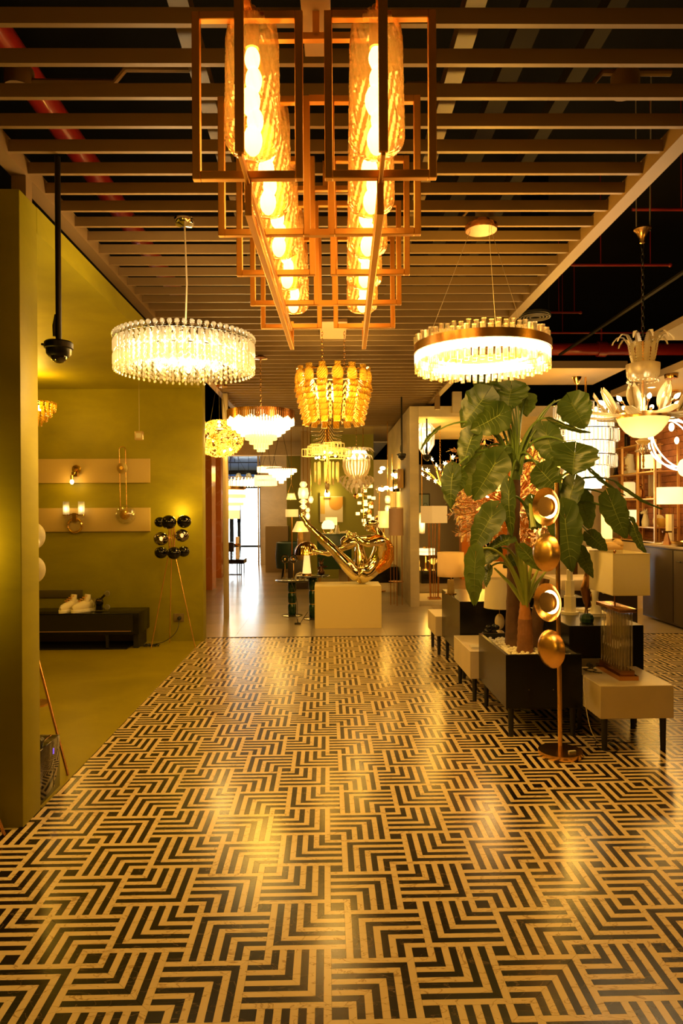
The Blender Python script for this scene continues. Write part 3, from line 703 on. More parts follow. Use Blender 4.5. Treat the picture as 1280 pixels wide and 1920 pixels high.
for k in range(9):
    q = 2 * PI * k / 9 - PI / 2 + .05; ca, sa = math.cos(q), math.sin(q)
    a = inst('ribbed_arm', wing, cr, (.14 * ca, .14 * sa, Z(781)), (0, -.03, q))
    inst('feather', fth, cr, ((.24) * ca, (.24) * sa, Z(779)), (0, .55, q), (1, 1, 1))
    q2 = q + PI / 9; ca, sa = math.cos(q2), math.sin(q2)
    e = Vector((.25 * ca, .25 * sa, Z(762)))
    MB().tube([(.05 * ca, .05 * sa, Z(779)), (.16 * ca, .16 * sa, Z(776)), e], .004, 6).lathe([(0, 0), (.010, 0), (.010, .028), (0, .028)], e, 10, M=aim((ca, sa, .6))).build('candle_arm', brass, cr)
    MB().lathe([(0, .024), (.009, .028), (.0165, .045), (.013, .062), (0, .085)], e, 10, M=aim((ca, sa, .6))).build('candle_bulb', bulb_m, cr)
MB().shell([(.02, Z(824)), (.055, Z(829)), (.03, Z(836)), (.085, Z(838))][:3], n=24, t=.004).build('neck', frost, cr)
drop_mb(14, .05, Z(848), Z(834), .009).build('bead_fringe', crystal_clear, cr)
MB().lathe([(0, Z(883)), (.01, Z(878)), (.004, Z(872)), (.012, Z(866)), (.006, Z(856)), (.028, Z(846)), (.012, Z(834)), (0, Z(832))], n=16).build('finial', crystal_clear, cr)
MB().lathe([(0, Z(457)), (.018, Z(455)), (.022, Z(447)), (.040, Z(436)), (.062, Z(430)), (.060, Z(427)), (.03, Z(430)), (0, Z(430))], n=24).build('canopy', brass, cr)
chain_mb((0, 0, Z(640)), (0, 0, Z(457)), .045, .004).build('chain', black_metal, cr)
MB().tube([(-.045, 0, Z(432)), (-.045, 0, 4.7 - 1.8)], .004, 6).tube([(.055, 0, Z(432)), (.07, 0, 4.7 - 1.8)], .005, 6).build('hanger_wire', mat('steel_wire'), cr)
lamp((0, 0, Z(797)), 12, PALE, .06, cr); lamp((0, -.30, Z(757)), 17, PALE, .1, cr); lamp((-.30, 0, Z(757)), 15, PALE, .1, cr)

# ---- big blazing crystal chandelier behind the plant
c = at(1098, 830, 8.0)
bk = thing('tiered_crystal_chandelier', 'blazing white tiered crystal chandelier behind the big leaves beside the shelving', 'chandelier', (c.x, 8.0, 1.62))
pris = MB().lathe([(0, 0), (.011, .012), (.011, .13), (0, .14)], n=5).mesh('prism', crystal, smooth=False)
for i, (r, z, n) in enumerate(((.36, .95, 48), (.30, .82, 42), (.36, .66, 48), (.31, .52, 44), (.34, .36, 46), (.25, .24, 32), (.15, .13, 20), (.05, .03, 8))):
    for k in range(n): inst('prism', pris, bk, (r * math.cos(2 * PI * k / n), r * math.sin(2 * PI * k / n), z), (0, 0, k))
    MB().torus((0, 0, z + .145), r, .007, 36).build('tier_ring', chrome, bk)
MB().tube([(0, 0, 0), (0, 0, 1.43)], .012).build('stem', gold, bk)
b = MB()
for i in range(24): b.sph((.2 * math.cos(i * 2.4), .2 * math.sin(i * 2.4), .2 + .035 * i), (.03, .03, .045), 8, 6)
b.build('bulb', bulb_m, bk)
MB().lathe([(.17, .12), (.24, .5), (.24, .95), (.16, 1.02)], n=32).build('added_glow_core', mat('added_glow_core_tall', (1, 1, 1), .5, em=(1, .86, .60), es=3.2), bk)  # added glowing body behind the prisms to make the tiers blaze
for z in (.25, .6, .9): lamp((-.45, -.42, z), 26, SOFT, .15, bk)
# ================================================================== FURNITURE AND LAMPS, NEAR
def box_table(name, label, cat, x0, x1, y0, y1, z0, z1, m, legm, group=None, planter=False):
    t = thing(name, label, cat, ((x0 + x1) / 2, (y0 + y1) / 2, 0), 0, group)
    w_, d_ = (x1 - x0) / 2, (y1 - y0) / 2
    if planter:
        b = MB(); e = .022
        b.bx(-w_, w_, -d_, -d_ + e, z0, z1).bx(-w_, w_, d_ - e, d_, z0, z1).bx(-w_, -w_ + e, -d_ + e, d_ - e, z0, z1).bx(w_ - e, w_, -d_ + e, d_ - e, z0, z1).bx(-w_ + e, w_ - e, -d_ + e, d_ - e, z0, z0 + .03)
        b.build('planter_box', m, t, smooth=False)
    else: MB().bx(-w_, w_, -d_, d_, z0, z1).build('body', m, t, bevel=.004)
    for sx in (-1, 1):
        for sy in (-1, 1):
            MB().lathe([(.016, .0), (.02, z0)], (sx * (w_ - .045), sy * (d_ - .05), 0), 14).build('leg', legm, t)
    return t
pl = box_table('planter', 'long black lacquer planter box on short legs filled with white pebbles', 'planter', 1.16, 1.66, 4.45, 5.25, .198, .548, black_lac, black_metal, planter=True)
MB().bx(-.226, .226, -.376, .376, .3, .49).build('soil', mat('soil', (.05, .03, .015), .9), pl)
c2 = box_table('cream_bench_table', 'cream board box table on black legs under the rectangular-shade lamp', 'table', 1.668, 2.125, 4.17, 4.69, .208, .412, cream_board, black_metal)
k1 = box_table('black_console', 'black lacquer console box standing right behind the cream lamp table', 'console', 1.67, 2.19, 4.71, 5.62, .20, .69, black_lac, black_metal)
k2 = box_table('black_console', 'black lacquer console box under the gold drum shade lamp by the aisle', 'console', 1.16, 1.68, 6.0, 6.95, .215, .69, black_lac, black_metal)
c1 = box_table('cream_bench_table', 'cream board box table on black legs between planter and black console', 'table', 1.1, 1.62, 5.29, 5.97, .185, .4, cream_board, black_metal)
c3 = box_table('cream_bench_table', 'cream board box table on black legs at the far end of the console row', 'table', 1.1, 1.6, 7.0, 7.52, .203, .405, cream_board, black_metal)
b = MB()
for s in (-.10, .06): b.sph((s, -.403, .44 - .12), .004, 6, 4)
b.build('screw', chrome, pl)
# pebbles
random.seed(11)
pebm = [MB().sph((0, 0, 0), (random.uniform(.012, .017), random.uniform(.010, .013), random.uniform(.008, .011)), 8, 6).mesh('pebble', mat('white_pebble', (.80, .72, .52), .5)) for _ in range(4)]
n = 0
pebs = []
for i in range(900):
    x, y = random.uniform(-.215, .215), random.uniform(-.365, .365)
    pebs.append((y, x))
pebs.sort(); big = MB(); used = 0
for y, x in pebs:
    z = .497 + random.uniform(0, .022)
    front = y < -.2 or x < -.12
    if front and used < 290:
        inst('pebble', random.choice(pebm), pl, (x, y, z), (random.uniform(-.5, .5), random.uniform(-.5, .5), random.uniform(0, 3))); used += 1
    else: big.sph((x, y, z), (.014, .012, .010), 6, 4)
big.build('pebbles', mat('white_pebble'), pl, kind='stuff')

# ---- brass disc floor lamp
c = at(1050, 1422, 4.15)
fl2 = thing('disc_floor_lamp', 'brass floor lamp with four round dished discs on one slim pole', 'floor lamp', (c.x, 4.15, 0))
MB().lathe([(0, 0), (.13, 0), (.132, .012), (.13, .03), (.02, .033), (0, .033)], n=48).build('base', brass, fl2)
MB().tube([(0, 0, .03), (-.014, 0, 1.66)], .0135, 14).build('pole', brass, fl2)
MB().box((.055, -.05, .037), (.045, .016, .01), rz=.2).build('foot_switch', mat('white_plastic', (.7, .65, .5), .4), fl2)
fx = lambda z: -.014 * z / 1.66
flute = mat('brushed_brass')
for i, (px, py, facing) in enumerate(((1027, 950, 1), (1020, 1036, 0), (1030, 1129, 1), (1029, 1217, 0))):
    p = at(px, py, 4.13 if facing else 4.17) - fl2.location
    if facing: d = Vector((-.90, -.43, .0))
    else: d = Vector((.90, .43, -.04))
    d.normalize(); M = aim(d)
    R = .117
    b = MB().shell([(R * 1.0, .030), (R * .90, .012), (R * .62, -.006), (0.001, -.012)], n=48, t=.003) if False else MB()
    prof = [(0, -.022), (R * .5, -.020), (R * .8, -.008), (R, .016), (R * .985, .019), (R * .78, -.001), (R * .55, -.010), (0, -.012)]
    b.lathe(prof, n=64, lobes=0)
    o = b.build('disc', brass, fl2); o.matrix_local = Matrix.Translation(p) @ M.to_4x4()
    MB().lathe([(0, -.012), (R * .30, -.012), (R * .30, .020), (R * .52, .020), (R * .52, .027), (0, .027)] if facing else [(0, -.012), (R * .3, -.012), (R * .3, 0), (0, 0)], n=32).build('disc_core', mat('perforated_brass', (.13, .075, .025), .9, 0, bump=1, bscale=320, spec=.1), o)
    if facing:
        MB().shell([(R * .50, -.012), (R * .62, -.007)], n=48, t=R * .10).build('light_ring', mat('disc_glow', (1, .8, .4), .5, em=(1, .66, .24), es=7), o)
        l = lamp(p + d * .03 + Vector((d.y * -1, d.x, 0)) * R * .66, .9, SOFT, .02, fl2)
    MB().tube([p - d * .02, Vector((fx(p.z), 0, p.z))], .007, 8).build('bracket', brass, fl2)

# ---- rectangular shade lamp on the cream table
rl = thing('glass_rod_table_lamp', 'large rectangular cream shade table lamp on a stand of clear glass rods', 'table lamp', (1.90, 4.50, .412))
MB().bx(-.062, .062, -.21, .17, 0, .028).bx(-.045, .045, -.19, .15, .028, .058).build('plinth', copper, rl, smooth=False)
rodm = MB().lathe([(0, 0), (.0065, .002), (.0065, .368), (0, .37)], n=8).mesh('glass_rod', glassy('rod_glass'))
for i in range(4):
    for j in range(9): inst('glass_rod', rodm, rl, (-.034 + i * .0225, -.175 + j * .039, .058))
MB().bx(-.055, .055, -.20, .18, .428, .452).build('cap', copper, rl, smooth=False, bevel=.002)
MB().tube([(0, 0, .45), (0, 0, .80)], .006).sph((0, 0, .805), .011, 8, 6).build('harp', copper, rl)
b = MB(); x0, x1, y0, y1, z0, z1, e = -.075, .165, -.15, .25, .53, .80, .004
for (a, c_, d, f) in ((x0, x1, y0, y0 + e), (x0, x1, y1 - e, y1), (x0, x0 + e, y0 + e, y1 - e), (x1 - e, x1, y0 + e, y1 - e)): b.bx(a, c_, d, f, z0, z1)
b.build('shade', shade_off, rl, smooth=False)
b = MB()
for z in (z0, z1 - .006): b.bx(x0 - .001, x1 + .001, y0 - .001, y0, z, z + .006).bx(x0 - .001, x0, y0, y1, z, z + .006)
b.build('shade_trim', mat('shade_piping', (.62, .5, .28), .7), rl, smooth=False)
MB().bx(x0 + e, x1 - e, -.004, .004, z1 - .02, z1 - .014).build('spider', copper, rl, smooth=False)
# cables around the tables
cbl = mat('white_cable', (.65, .55, .38), .5); kbl = mat('black_cable', (.02, .018, .015), .5)
tag(MB().tube([(1.72, 4.72, .42)] and bez((1.70, 4.50, .42), (1.60, 4.30, .40), (1.640, 4.30, .18), 8) + bez((1.640, 4.30, .18), (1.64, 4.2, .006), (1.80, 4.35, .006), 8)[1:], .003, 6).build('cable', cbl), 'thin white cable hanging between the planter and the cream lamp table', 'cable')
pts = [(1.80, 4.47, .42), (1.76, 4.52, .416), (1.72, 4.55, .42), (1.76, 4.58, .43), (1.80, 4.56, .418), (1.74, 4.50, .42), (1.71, 4.57, .425), (1.78, 4.60, .42), (1.83, 4.62, .44)]
tag(MB().tube(pts, .0035, 6).build('cable', kbl), 'black lamp cable bunched on top of the cream lamp table', 'cable')
pts = [(1.75 + .06 * math.cos(a), 4.28 + .10 * math.sin(a), .004) for a in np.linspace(0, 8, 26)]
tag(MB().tube([(1.62, 4.62, .003)] + pts + [(1.95, 4.34, .003)], .0028, 5).build('cable', kbl), 'thin cable looped on the mosaic floor under the cream lamp table', 'cable')
tag(MB().tube(bez((1.2, 5.6, .004), (1.35, 5.2, .004), (1.5, 5.0, .004), 10), .006, 6).build('cable', kbl), 'black cable on the floor under the planter box', 'cable')
sk_ = thing('floor_socket', 'grey double power socket on the black console behind the glass-rod lamp', 'socket', (1.76, 4.703, .42))
MB().bx(-.08, .13, -.012, 0, -.035, .045).build('plate', mat('grey_plate', (.12, .09, .05), .4), sk_, smooth=False, bevel=.002)
MB().lathe([(0, 0), (.02, 0), (.017, .03), (0, .03)], (.04, -.012, 0), 14, M=aim((0, -1, 0))).build('plug', kbl, sk_)

# ---- things on the right-hand console (behind the lamp)
c = at(1068, 1150, 5.25)
t = thing('column_sculpture', 'cream stepped column sculpture of stacked blocks on the black console', 'sculpture', (c.x, 5.25, .69))
for i, (r, z0, z1) in enumerate(((.066, 0, .02), (.046, .02, .14), (.036, .14, .26), (.024, .26, .34))):
    MB().lathe([(0, z0), (r, z0), (r, z1), (0, z1)], n=6 if i else 28, M=Matrix.Rotation(.4, 3, 'Z')).build('block', mat('plaster_cream', (.76, .66, .44), .6), t, smooth=False)
c = at(1095, 1172, 4.9)
t = thing('bird_sculpture', 'bronze feathered bird figure standing on a dark green stone', 'sculpture', (c.x, 4.85, .69))
MB().lathe([(0, 0), (.045, .003), (.05, .03), (.042, .055), (.02, .066), (0, .067)], n=9).build('stone', mat('green_stone', (.03, .07, .04), .25), t, smooth=False)
bm2 = MB()
for i in range(34):
    q = i * 2.4; s = .1 + .22 * i / 34
    bm2.add([(.018 * math.cos(q), .014 * math.sin(q), s), (.028 * math.cos(q) + .006, .02 * math.sin(q), s + .03), (.016 * math.cos(q + .5), .014 * math.sin(q + .5), s + .055), (.022 * math.cos(q + .8), .02 * math.sin(q + .8), s + .01)], [(0, 1, 2, 3)])
bm2.tube([(0, 0, .10), (.0, 0, .16), (-.012, 0, .24), (.005, 0, .32), (.03, 0, .37)], [.010, .028, .034, .024, .008], 10)
bm2.tube([(0, 0, .16), (.03, 0, .19), (.035, 0, .15)], [.02, .014, .003], 8)
bm2.build('body', mat('bronze', (.35, .17, .06), .28, 1, bump=.4, bscale=60), t)
MB().tube([(.004, 0, .06), (0, 0, .12)], .006).tube([(-.010, .01, .06), (-.006, 0, .12)], .005).build('leg', mat('bronze'), t)
c = at(1117, 1160, 5.1)
t = thing('horse_head_statue', 'cream chess-horse shaped statuette on a square plinth', 'statue', (c.x + .02, 5.15, .69))
MB().box((0, 0, .012), (.11, .11, .024)).build('plinth', mat('plaster_cream'), t, smooth=False)
MB().tube([(0, 0, .02), (0, 0, .08), (-.015, 0, .13), (-.01, 0, .19), (.015, 0, .225), (.05, 0, .20), (.068, 0, .175)], [.045, .032, .03, .034, .032, .024, .016], 12).tube([(-.01, 0, .22), (-.015, 0, .26)], [.012, .002], 6).build('head', mat('plaster_cream'), t)
c = at(1143, 1130, 5.5)
t = thing('folded_fabric', 'pale folded fabric sample lying on the far end of the black console', 'fabric', (2.03, 5.40, .69))
MB().ext([(-.10, -.03), (-.03, -.10), (.12, -.02), (.05, .08)], 0, .006).ext([(-.08, -.02), (0, -.08), (.08, 0), (.02, .06)], .006, .02).build('cloth', mat('cream_linen'), t, smooth=False)

# ---- lamps on the left-hand consoles
def drum_lamp(label, loc, r0, r1, z0, z1, shade, base_fn, glow=0, col_=SOFT, name='table_lamp'):
    t = thing(name, label, 'table lamp', loc)
    MB().shell([(r0, z0), (r1, z1)], n=40, t=.003).build('shade', shade, t)
    base_fn(t)
    if glow:
        MB().sph((0, 0, (z0 + z1) / 2), .03, 10, 8).build('bulb', bulb_soft, t); lamp((0, 0, (z0 + z1) / 2), glow, col_, .03, t)
    return t
travert = mat('travertine', (.62, .50, .30), .6, bump=.4, bscale=50, var=.15, vscale=14)
def egg_base(t):
    MB().lathe([(0, 0), (.05, 0), (.05, .012), (0, .012)], n=24).tube([(0, 0, .01), (0, 0, .32)], .005).build('rod', gold, t)
    MB().sph((0, 0, .07), (.042, .042, .036), 16, 12).build('lower_stone', travert, t); MB().sph((0, 0, .175), (.04, .04, .065), 16, 12).build('upper_stone', travert, t)
drum_lamp('table lamp with cream drum shade on two stacked egg-shaped stones', (1.415, 5.62, .4), .128, .112, .29, .53, mat('unlit_linen_shade'), egg_base, 0)
def glass_base(t):
    MB().lathe([(0, 0), (.055, 0), (.055, .01), (0, .01)], n=24).build('foot', gold, t)
    MB().shell([(.035, .01), (.035, .10), (.03, .14)], n=20, t=.003).build('glass_body', frost, t)
    MB().tube([(0, 0, .01), (0, 0, .2)], .01).build('stem', gold, t)
c = at(843, 1110, 6.6)
drum_lamp('table lamp with wide amber drum shade lined in gold on the aisle console', (c.x, 6.55, .69), .128, .126, .17, .40, shade_m, glass_base, 1.6, (1, .5, .08))
drum_lamp('low cream drum shade table lamp behind the palm trunks', (1.55, 6.3, .69), .12, .12, .12, .32, shade_m, glass_base, 2)
c = at(1010, 1110, 6.4)
drum_lamp('cream cone shade table lamp glimpsed between the leaf stalks', (1.95, 6.5, .69), .12, .09, .2, .42, shade_m, glass_base, 2)
tag(MB().bx(1.78, 2.35, 6.2, 6.9, 0, .69).build('black_console', black_lac, smooth=False), 'black lacquer console behind the palm trunks carrying the cone shade lamp', 'console')
# dark ornament and boxes near the stone lamp
t = thing('black_bouquet_ornament', 'black glossy flower ornament between the stone lamp and the planter', 'ornament', (1.30, 5.50, .4))
b = MB(); random.seed(2)
for i in range(14): b.sph((random.uniform(-.06, .06), random.uniform(-.04, .04), random.uniform(.03, .19)), random.uniform(.014, .026), 8, 6)
b.tube([(0, 0, 0), (0, 0, .1)], .02).build('flowers', black_lac, t)
t = thing('book', 'thin cream book lying on the middle cream table', 'book', (1.21, 5.42, .4)); MB().box((0, 0, .008), (.16, .09, .016)).build('cover', mat('book_cream', (.6, .52, .34), .6), t, smooth=False); MB().box((0, 0, .008), (.154, .092, .011)).build('pages', white_paint, t, smooth=False)

# ================================================================== OLIVE ALCOVE
bn = thing('low_bench_cabinet', 'long low black cabinet with slotted drawers under the olive wall', 'cabinet', (-2.9, 7.62, 0))
MB().bx(-1.2, .86, -.18, .27, .17, .40).build('body', black_lac, bn, smooth=False, bevel=.004)
MB().bx(-1.2, .72, -.16, .25, .0, .02).bx(.5, .53, -.16, -.13, .0, .17).bx(-.55, -.52, -.16, -.13, .0, .17).build('base_frame', black_metal, bn, smooth=False)
MB().bx(.78, .83, -.1, .25, 0, .17).build('leg', black_metal, bn, smooth=False)
for x0, x1 in ((-1.18, -.28), (-.24, .80)):
    d = MB().bx(x0, x1, -.192, -.18, .20, .385).build('drawer', mat('black_front', (.016, .013, .009), .35), bn, smooth=False)
    MB().bx(x0 + .03, x1 - .02, -.195, -.185, .205, .212).build('slot_lining', mat('walnut_slot', (.35, .2, .1), .5), d, smooth=False)
def sneaker(x, rz, label):
    t = thing('sneaker', label, 'shoe', (x, 7.56, .40), rz, 'pair of pale sneakers on the black cabinet')
    t.scale = (.92, .92, 1.35)
    ws = mat('sneaker_cream', (.82, .72, .48), .55)
    MB().tube([(0, -.135, .028), (0, -.11, .034), (0, -.06, .042), (0, .0, .052), (0, .05, .058), (0, .10, .058), (0, .125, .048)], [.022, .034, .040, .040, .040, .038, .026], 12).tube([(0, .035, .07), (0, .055, .105), (0, .06, .14)], [.034, .036, .034], 12).build('upper', ws, t)
    MB().ext([(.0, -.155), (.035, -.135), (.045, -.08), (.038, .0), (.042, .1), (.03, .14), (-.03, .14), (-.042, .1), (-.038, 0), (-.045, -.08), (-.035, -.135)], 0, .026).build('sole', mat('sole_white', (.85, .78, .6), .5), t, smooth=False, bevel=.004)
    b = MB()
    for i in range(4): b.tube([(-.028, -.05 + i * .028, .092 + i * .012), (.028, -.05 + i * .028, .092 + i * .012)], .006, 6)
    b.build('laces', mat('orange_lace', (.75, .36, .10), .6), t)
sneaker(at(131, 1140, 7.56).x, -.55, 'pale sneaker with orange laces, farther from the crystal ornament')
sneaker(at(156, 1140, 7.56).x, -.75, 'pale sneaker with orange laces, nearer the crystal ornament')
c = at(188, 1140, 7.6)
t = thing('crystal_ornament', 'clear and black crystal toy-like ornament on wheels standing on the black cabinet', 'ornament', (c.x, 7.6, .40))
MB().bx(-.09, .09, -.03, .03, .0, .008).build('base', clear_glass, t, smooth=False)
MB().sph((-.01, 0, .10), (.045, .035, .05), 12, 8).box((-.01, 0, .05), (.06, .04, .07)).tube([(.0, 0, .13), (.05, 0, .18)], .012).build('body', black_lac, t)
for x, z in ((.075, .045), (.075, .195)): MB().torus((x, 0, z), .026, .006, 20, 6, M=Matrix.Rotation(PI / 2, 3, 'X')).lathe([(0, -.004), (.025, -.004), (.025, .004), (0, .004)], (x, 0, z), 16, M=Matrix.Rotation(PI / 2, 3, 'X')).build('wheel', crystal, t)
MB().shell([(.032, .02), (.032, .15)], (-.075, 0, 0), 16).build('tumbler', clear_glass, t)
MB().box((0, -.04, .125), (.05, .004, .012)).build('trim', gold, t)
t = thing('wall_power_strip', 'long dark metal panel fixed low on the olive wall behind the sneakers', 'wall panel', (-2.9, 7.9, .56))
MB().bx(-1.2, .10, -.02, 0, -.045, .045).build('panel', mat('dark_olive_metal', (.08, .06, .015), .4), t, smooth=False, bevel=.003)
MB().box((-.47, -.022, .03), (.05, .004, .012)).build('tag', chrome, t)
# wall boards
for (z0, z1, s) in ((1.825, 2.10, 'tan display board under the hanging tag, upper of the two on the olive wall'), (1.27, 1.54, 'tan display board behind the ring sconce, lower of the two on the olive wall')):
    tag(MB().bx(-4.6, at(281, 900, 7.87).x, 7.865, 7.8995, z0, z1).build('display_board', mat('tan_board', (.50, .36, .13), .5), smooth=False, bevel=.003), s, 'wall board')
Yw = 7.86
# sconce: small gold with one bulb
p = at(144, 885, Yw); t = thing('wall_sconce', 'small gold wall sconce with one bare glowing bulb', 'wall lamp', p)
MB().lathe([(0, 0), (.05, 0), (.05, .015), (.02, .02), (0, .02)], (0, 0, .03), 24, M=aim((0, -1, 0))).build('back_plate', gold, t)
MB().tube([(0, -.02, .03), (0, -.07, .0), (-.02, -.07, -.04)], .014, 10).lathe([(.0, -.09), (.016, -.09), (.016, -.04), (0, -.04)], (-.03, -.07, 0), 14).box((0, -.05, -.03), (.06, .05, .05)).build('arm', gold, t)
MB().sph((-.03, -.07, -.115), (.022, .022, .028), 10, 8).build('bulb', bulb_m, t)
lamp((-.03, -.12, -.12), 1.6, SOFT, .02, t)
# ring sconce with two crystal tubes
p = at(142, 985, Yw); t = thing('wall_sconce', 'gold ring wall sconce with two upright crystal tube shades', 'wall lamp', p)
MB().torus((0, -.03, 0), .078, .013, 32, 8, M=Matrix.Rotation(PI / 2, 3, 'X')).build('ring', gold, t)
MB().box((0, -.035, .09), (.045, .03, .10)).box((0, -.05, .125), (.20, .02, .014)).build('arm', gold, t)
for s in (-1, 1):
    MB().shell([(.037, 0), (.037, .15)], (s * .085, -.06, .12), 8, t=.006).build('tube_shade', crystal, t); MB().lathe([(0, 0), (.042, 0), (.042, .012), (0, .012)], (s * .085, -.06, .112), 16).build('cup', gold, t)
    MB().sph((s * .085, -.06, .185), (.016, .016, .035), 8, 8).build('bulb', bulb_m, t); lamp((s * .085, -.10, .19), 1.8, SOFT, .02, t)
# long loop lamp
p = at(236, 910, Yw); t = thing('wall_sconce', 'tall brass loop wall lamp with glass discs hanging across both tan boards', 'wall lamp', p)
top, bot = at(231, 838, Yw).z - p.z, at(238, 965, Yw).z - p.z
w_ = .035; b = MB(); arc = [(w_ * math.cos(a), -.03, top - w_ + w_ * math.sin(a)) for a in np.linspace(0, PI, 10)]
off = -.03
b.tube([(w_ + .012 + off, -.03, bot)] + [(x + off, y, z) for x, y, z in arc] + [(-w_ + .012 + off, -.03, bot)], .0055, 8).build('loop', brass, t)
MB().lathe([(0, 0), (.062, 0), (.062, .012), (0, .016)], (off, -.035, at(231, 878, Yw).z - p.z), 28, M=aim((0, -1, 0))).build('ribbed_disc', frost, t)
MB().lathe([(0, 0), (.02, 0), (.02, .03), (0, .03)], (off, -.05, at(231, 878, Yw).z - p.z), 14, M=aim((0, -1, 0))).build('hub', brass, t)
MB().shell([(.118, .0), (.112, .02), (.09, .045), (.03, .06)], (0, -.03, bot), 32, M=aim((0, -1, 0)), t=.006).build('glass_bowl', clear_glass, t)
MB().lathe([(0, 0), (.055, 0), (.055, .02), (0, .024)], (0, -.04, bot), 24, M=aim((0, -1, 0))).build('centre', brass, t)
# hanging tag
p = at(261, 817, 7.0); t = thing('hanging_tag', 'translucent cube tag hanging on a thin wire before the olive wall', 'tag', p)
MB().box((0, 0, 0), (.085, .05, .09)).build('block', glassy('acrylic', (1, .85, .6), .3, .6, .2, .2), t, smooth=False, bevel=.008)
MB().box((0, -.028, .0), (.05, .002, .045)).build('paper', white_paint, t, smooth=False)
MB().tube([(0, 0, .045), (0, 0, 2.90 - p.z)], .0018, 5).build('wire', mat('steel_wire'), t)
# shell-disc lamp half behind the wall
t = thing('pearl_disc_lamp', 'floor lamp of round mother-of-pearl discs half behind the olive wall edge', 'floor lamp', (at(62, 1000, 5.3).x, 5.3, 0))
pearl = mat('mother_of_pearl', (.74, .66, .48), .25, var=.1, vscale=25)
for py, lit in ((1005, 1), (1068, 0)):
    z = at(62, py, 5.3).z
    d = MB().sph((0, 0, z), (.095, .03, .105), 28, 14).build('disc', pearl, t)
    if lit: MB().sph((0, -.028, z - .045), (.055, .012, .045), 20, 10).build('glow', bulb_soft, d)
MB().tube([(-.03, .05, 0), (-.03, .05, 1.6)], .012).lathe([(0, 0), (.12, 0), (.12, .02), (0, .02)], (-.03, .05, 0), 24).build('pole', brass, t)
# glossy black cube speaker and ashtray
t = thing('glossy_black_cube', 'glossy black cube cabinet with a round control knob beside the olive wall edge', 'cabinet', (-1.66, 3.64, 0))
MB().bx(-.2, .195, -.135, .13, .0, .285).build('body', mat('mirror_black', (.012, .010, .012), .06, spec=.8), t, smooth=False, bevel=.004)
MB().lathe([(0, 0), (.055, 0), (.06, .03), (.05, .04), (0, .04)], (.12, -.05, .285), 24).build('knob_base', black_lac, t)
MB().lathe([(0, .04), (.018, .04), (.014, .055), (0, .058)], (.12, -.05, .285), 16).build('knob', gold, t)
MB().box((.196, .045, .09), (.002, .004, .12)).build('slit', chrome, t, smooth=False)
MB().box((.196, .04, .225), (.002, .012, .03)).build('indicator_light', mat('violet_led', (.2, .1, 1), .5, em=(.25, .12, 1), es=.8), t, smooth=False)
def tripod_leg(label, foot, head):
    tag(MB().tube([foot, head], .008, 10).build('tripod_leg', copper), label, 'lamp leg')
t = thing('tripod_floor_lamp', 'copper tripod floor lamp mostly hidden behind the olive wall, one slim leg showing', 'floor lamp', (-2.0, 4.3, 0))
for fx_, fy in ((.524, -.39), (-.4, .3), (-.35, -.45)): MB().tube([(fx_, fy, 0.006), (-.02, -.02, 1.5)], .008, 10).build('leg', copper, t)
MB().sph((0, 0, 1.62), .12, 16, 12).build('globe', smoke_glass, t)
f0 = at(8, 1555, 3.2); h0 = at(-60, 1280, 3.2)
t = thing('tripod_floor_lamp', 'glowing tripod floor lamp before the olive wall, only one copper leg in the picture', 'floor lamp', (-1.82, 3.02, 0))
for fx_, fy in ((f0.x + 1.82, f0.y - 3.02), (-.3, .1), (-.05, -.35)): MB().tube([(fx_, fy, .006), (0, 0, 1.2)], .008, 10).build('leg', copper, t)
MB().sph((0, 0, 1.30), .10, 16, 12).build('globe', bulb_soft, t); lamp((.02, .10, 1.33), 22, (1, .60, .04), .06, t)
# ---- black ball tripod lamp
c = at(322, 1205, 7.55)
bt = thing('ball_tripod_lamp', 'tripod floor lamp with a cluster of glossy black and smoked glass balls', 'floor lamp', (c.x, 7.55, 0))
L = lambda px, py, y=7.55: Vector((at(px, py, y).x - c.x, y - 7.55, at(px, py, y).z))
hub = L(322, 1045)
for px, py, y in ((283, 1215, 7.46), (366, 1212, 7.46), (318, 1199, 7.80)):
    f = L(px, py, y); f.z = .012
    MB().tube([f, Vector((hub.x + (f.x - hub.x) * .18, (f.y) * .2, hub.z))], .0055, 8).build('leg', brass, bt)
b = MB()
for dx in (-.025, 0, .025): b.tube([Vector((hub.x + dx, dx * .4, hub.z)), Vector((hub.x + dx, dx * .4, L(322, 985).z))], .009, 8)
b.build('stem', brass, bt)
bl = [(300, 979, 7.62, .062, 0), (316, 979, 7.46, .082, 0), (345, 978, 7.55, .078, 0), (302, 1010, 7.50, .080, 1), (341, 1004, 7.52, .076, 1), (302, 1036, 7.56, .072, 0), (326, 1037, 7.46, .074, 0), (344, 1034, 7.62, .066, 0)]
for px, py, y, r, lit in bl:
    p = L(px, py, y); s = Vector((r, r, r * .92))
    o = MB().sph(p, tuple(s), 28, 18).build('ball', smoke_glass if lit else mat('black_glass', (.003, .0025, .002), .04, spec=.45), bt)
    MB().tube([p, Vector((hub.x, 0, p.z))], .006, 8).build('branch', brass, bt)
    if lit: MB().sph(p, (.018, .018, .026), 8, 8).build('bulb', bulb_m, o); lamp(p, 3.0, (1, .6, .1), .02, bt)
lamp(Vector((hub.x + .05, .20, hub.z + .50)), 4, (1, .62, .06), .04, bt)
p = at(335, 1158, 7.89); t = thing('wall_socket', 'square wall socket with a black plug low on the olive wall', 'socket', p)
MB().box((0, 0, 0), (.115, .012, .09)).build('plate', mat('olive_socket', (.2, .14, .05), .3), t, smooth=False, bevel=.002)
MB().lathe([(0, 0), (.022, 0), (.02, .03), (0, .034)], (.01, -.006, -.005), 16, M=aim((0, -1, 0))).build('plug', kbl, t)
q = at(318, 1200, 7.8)
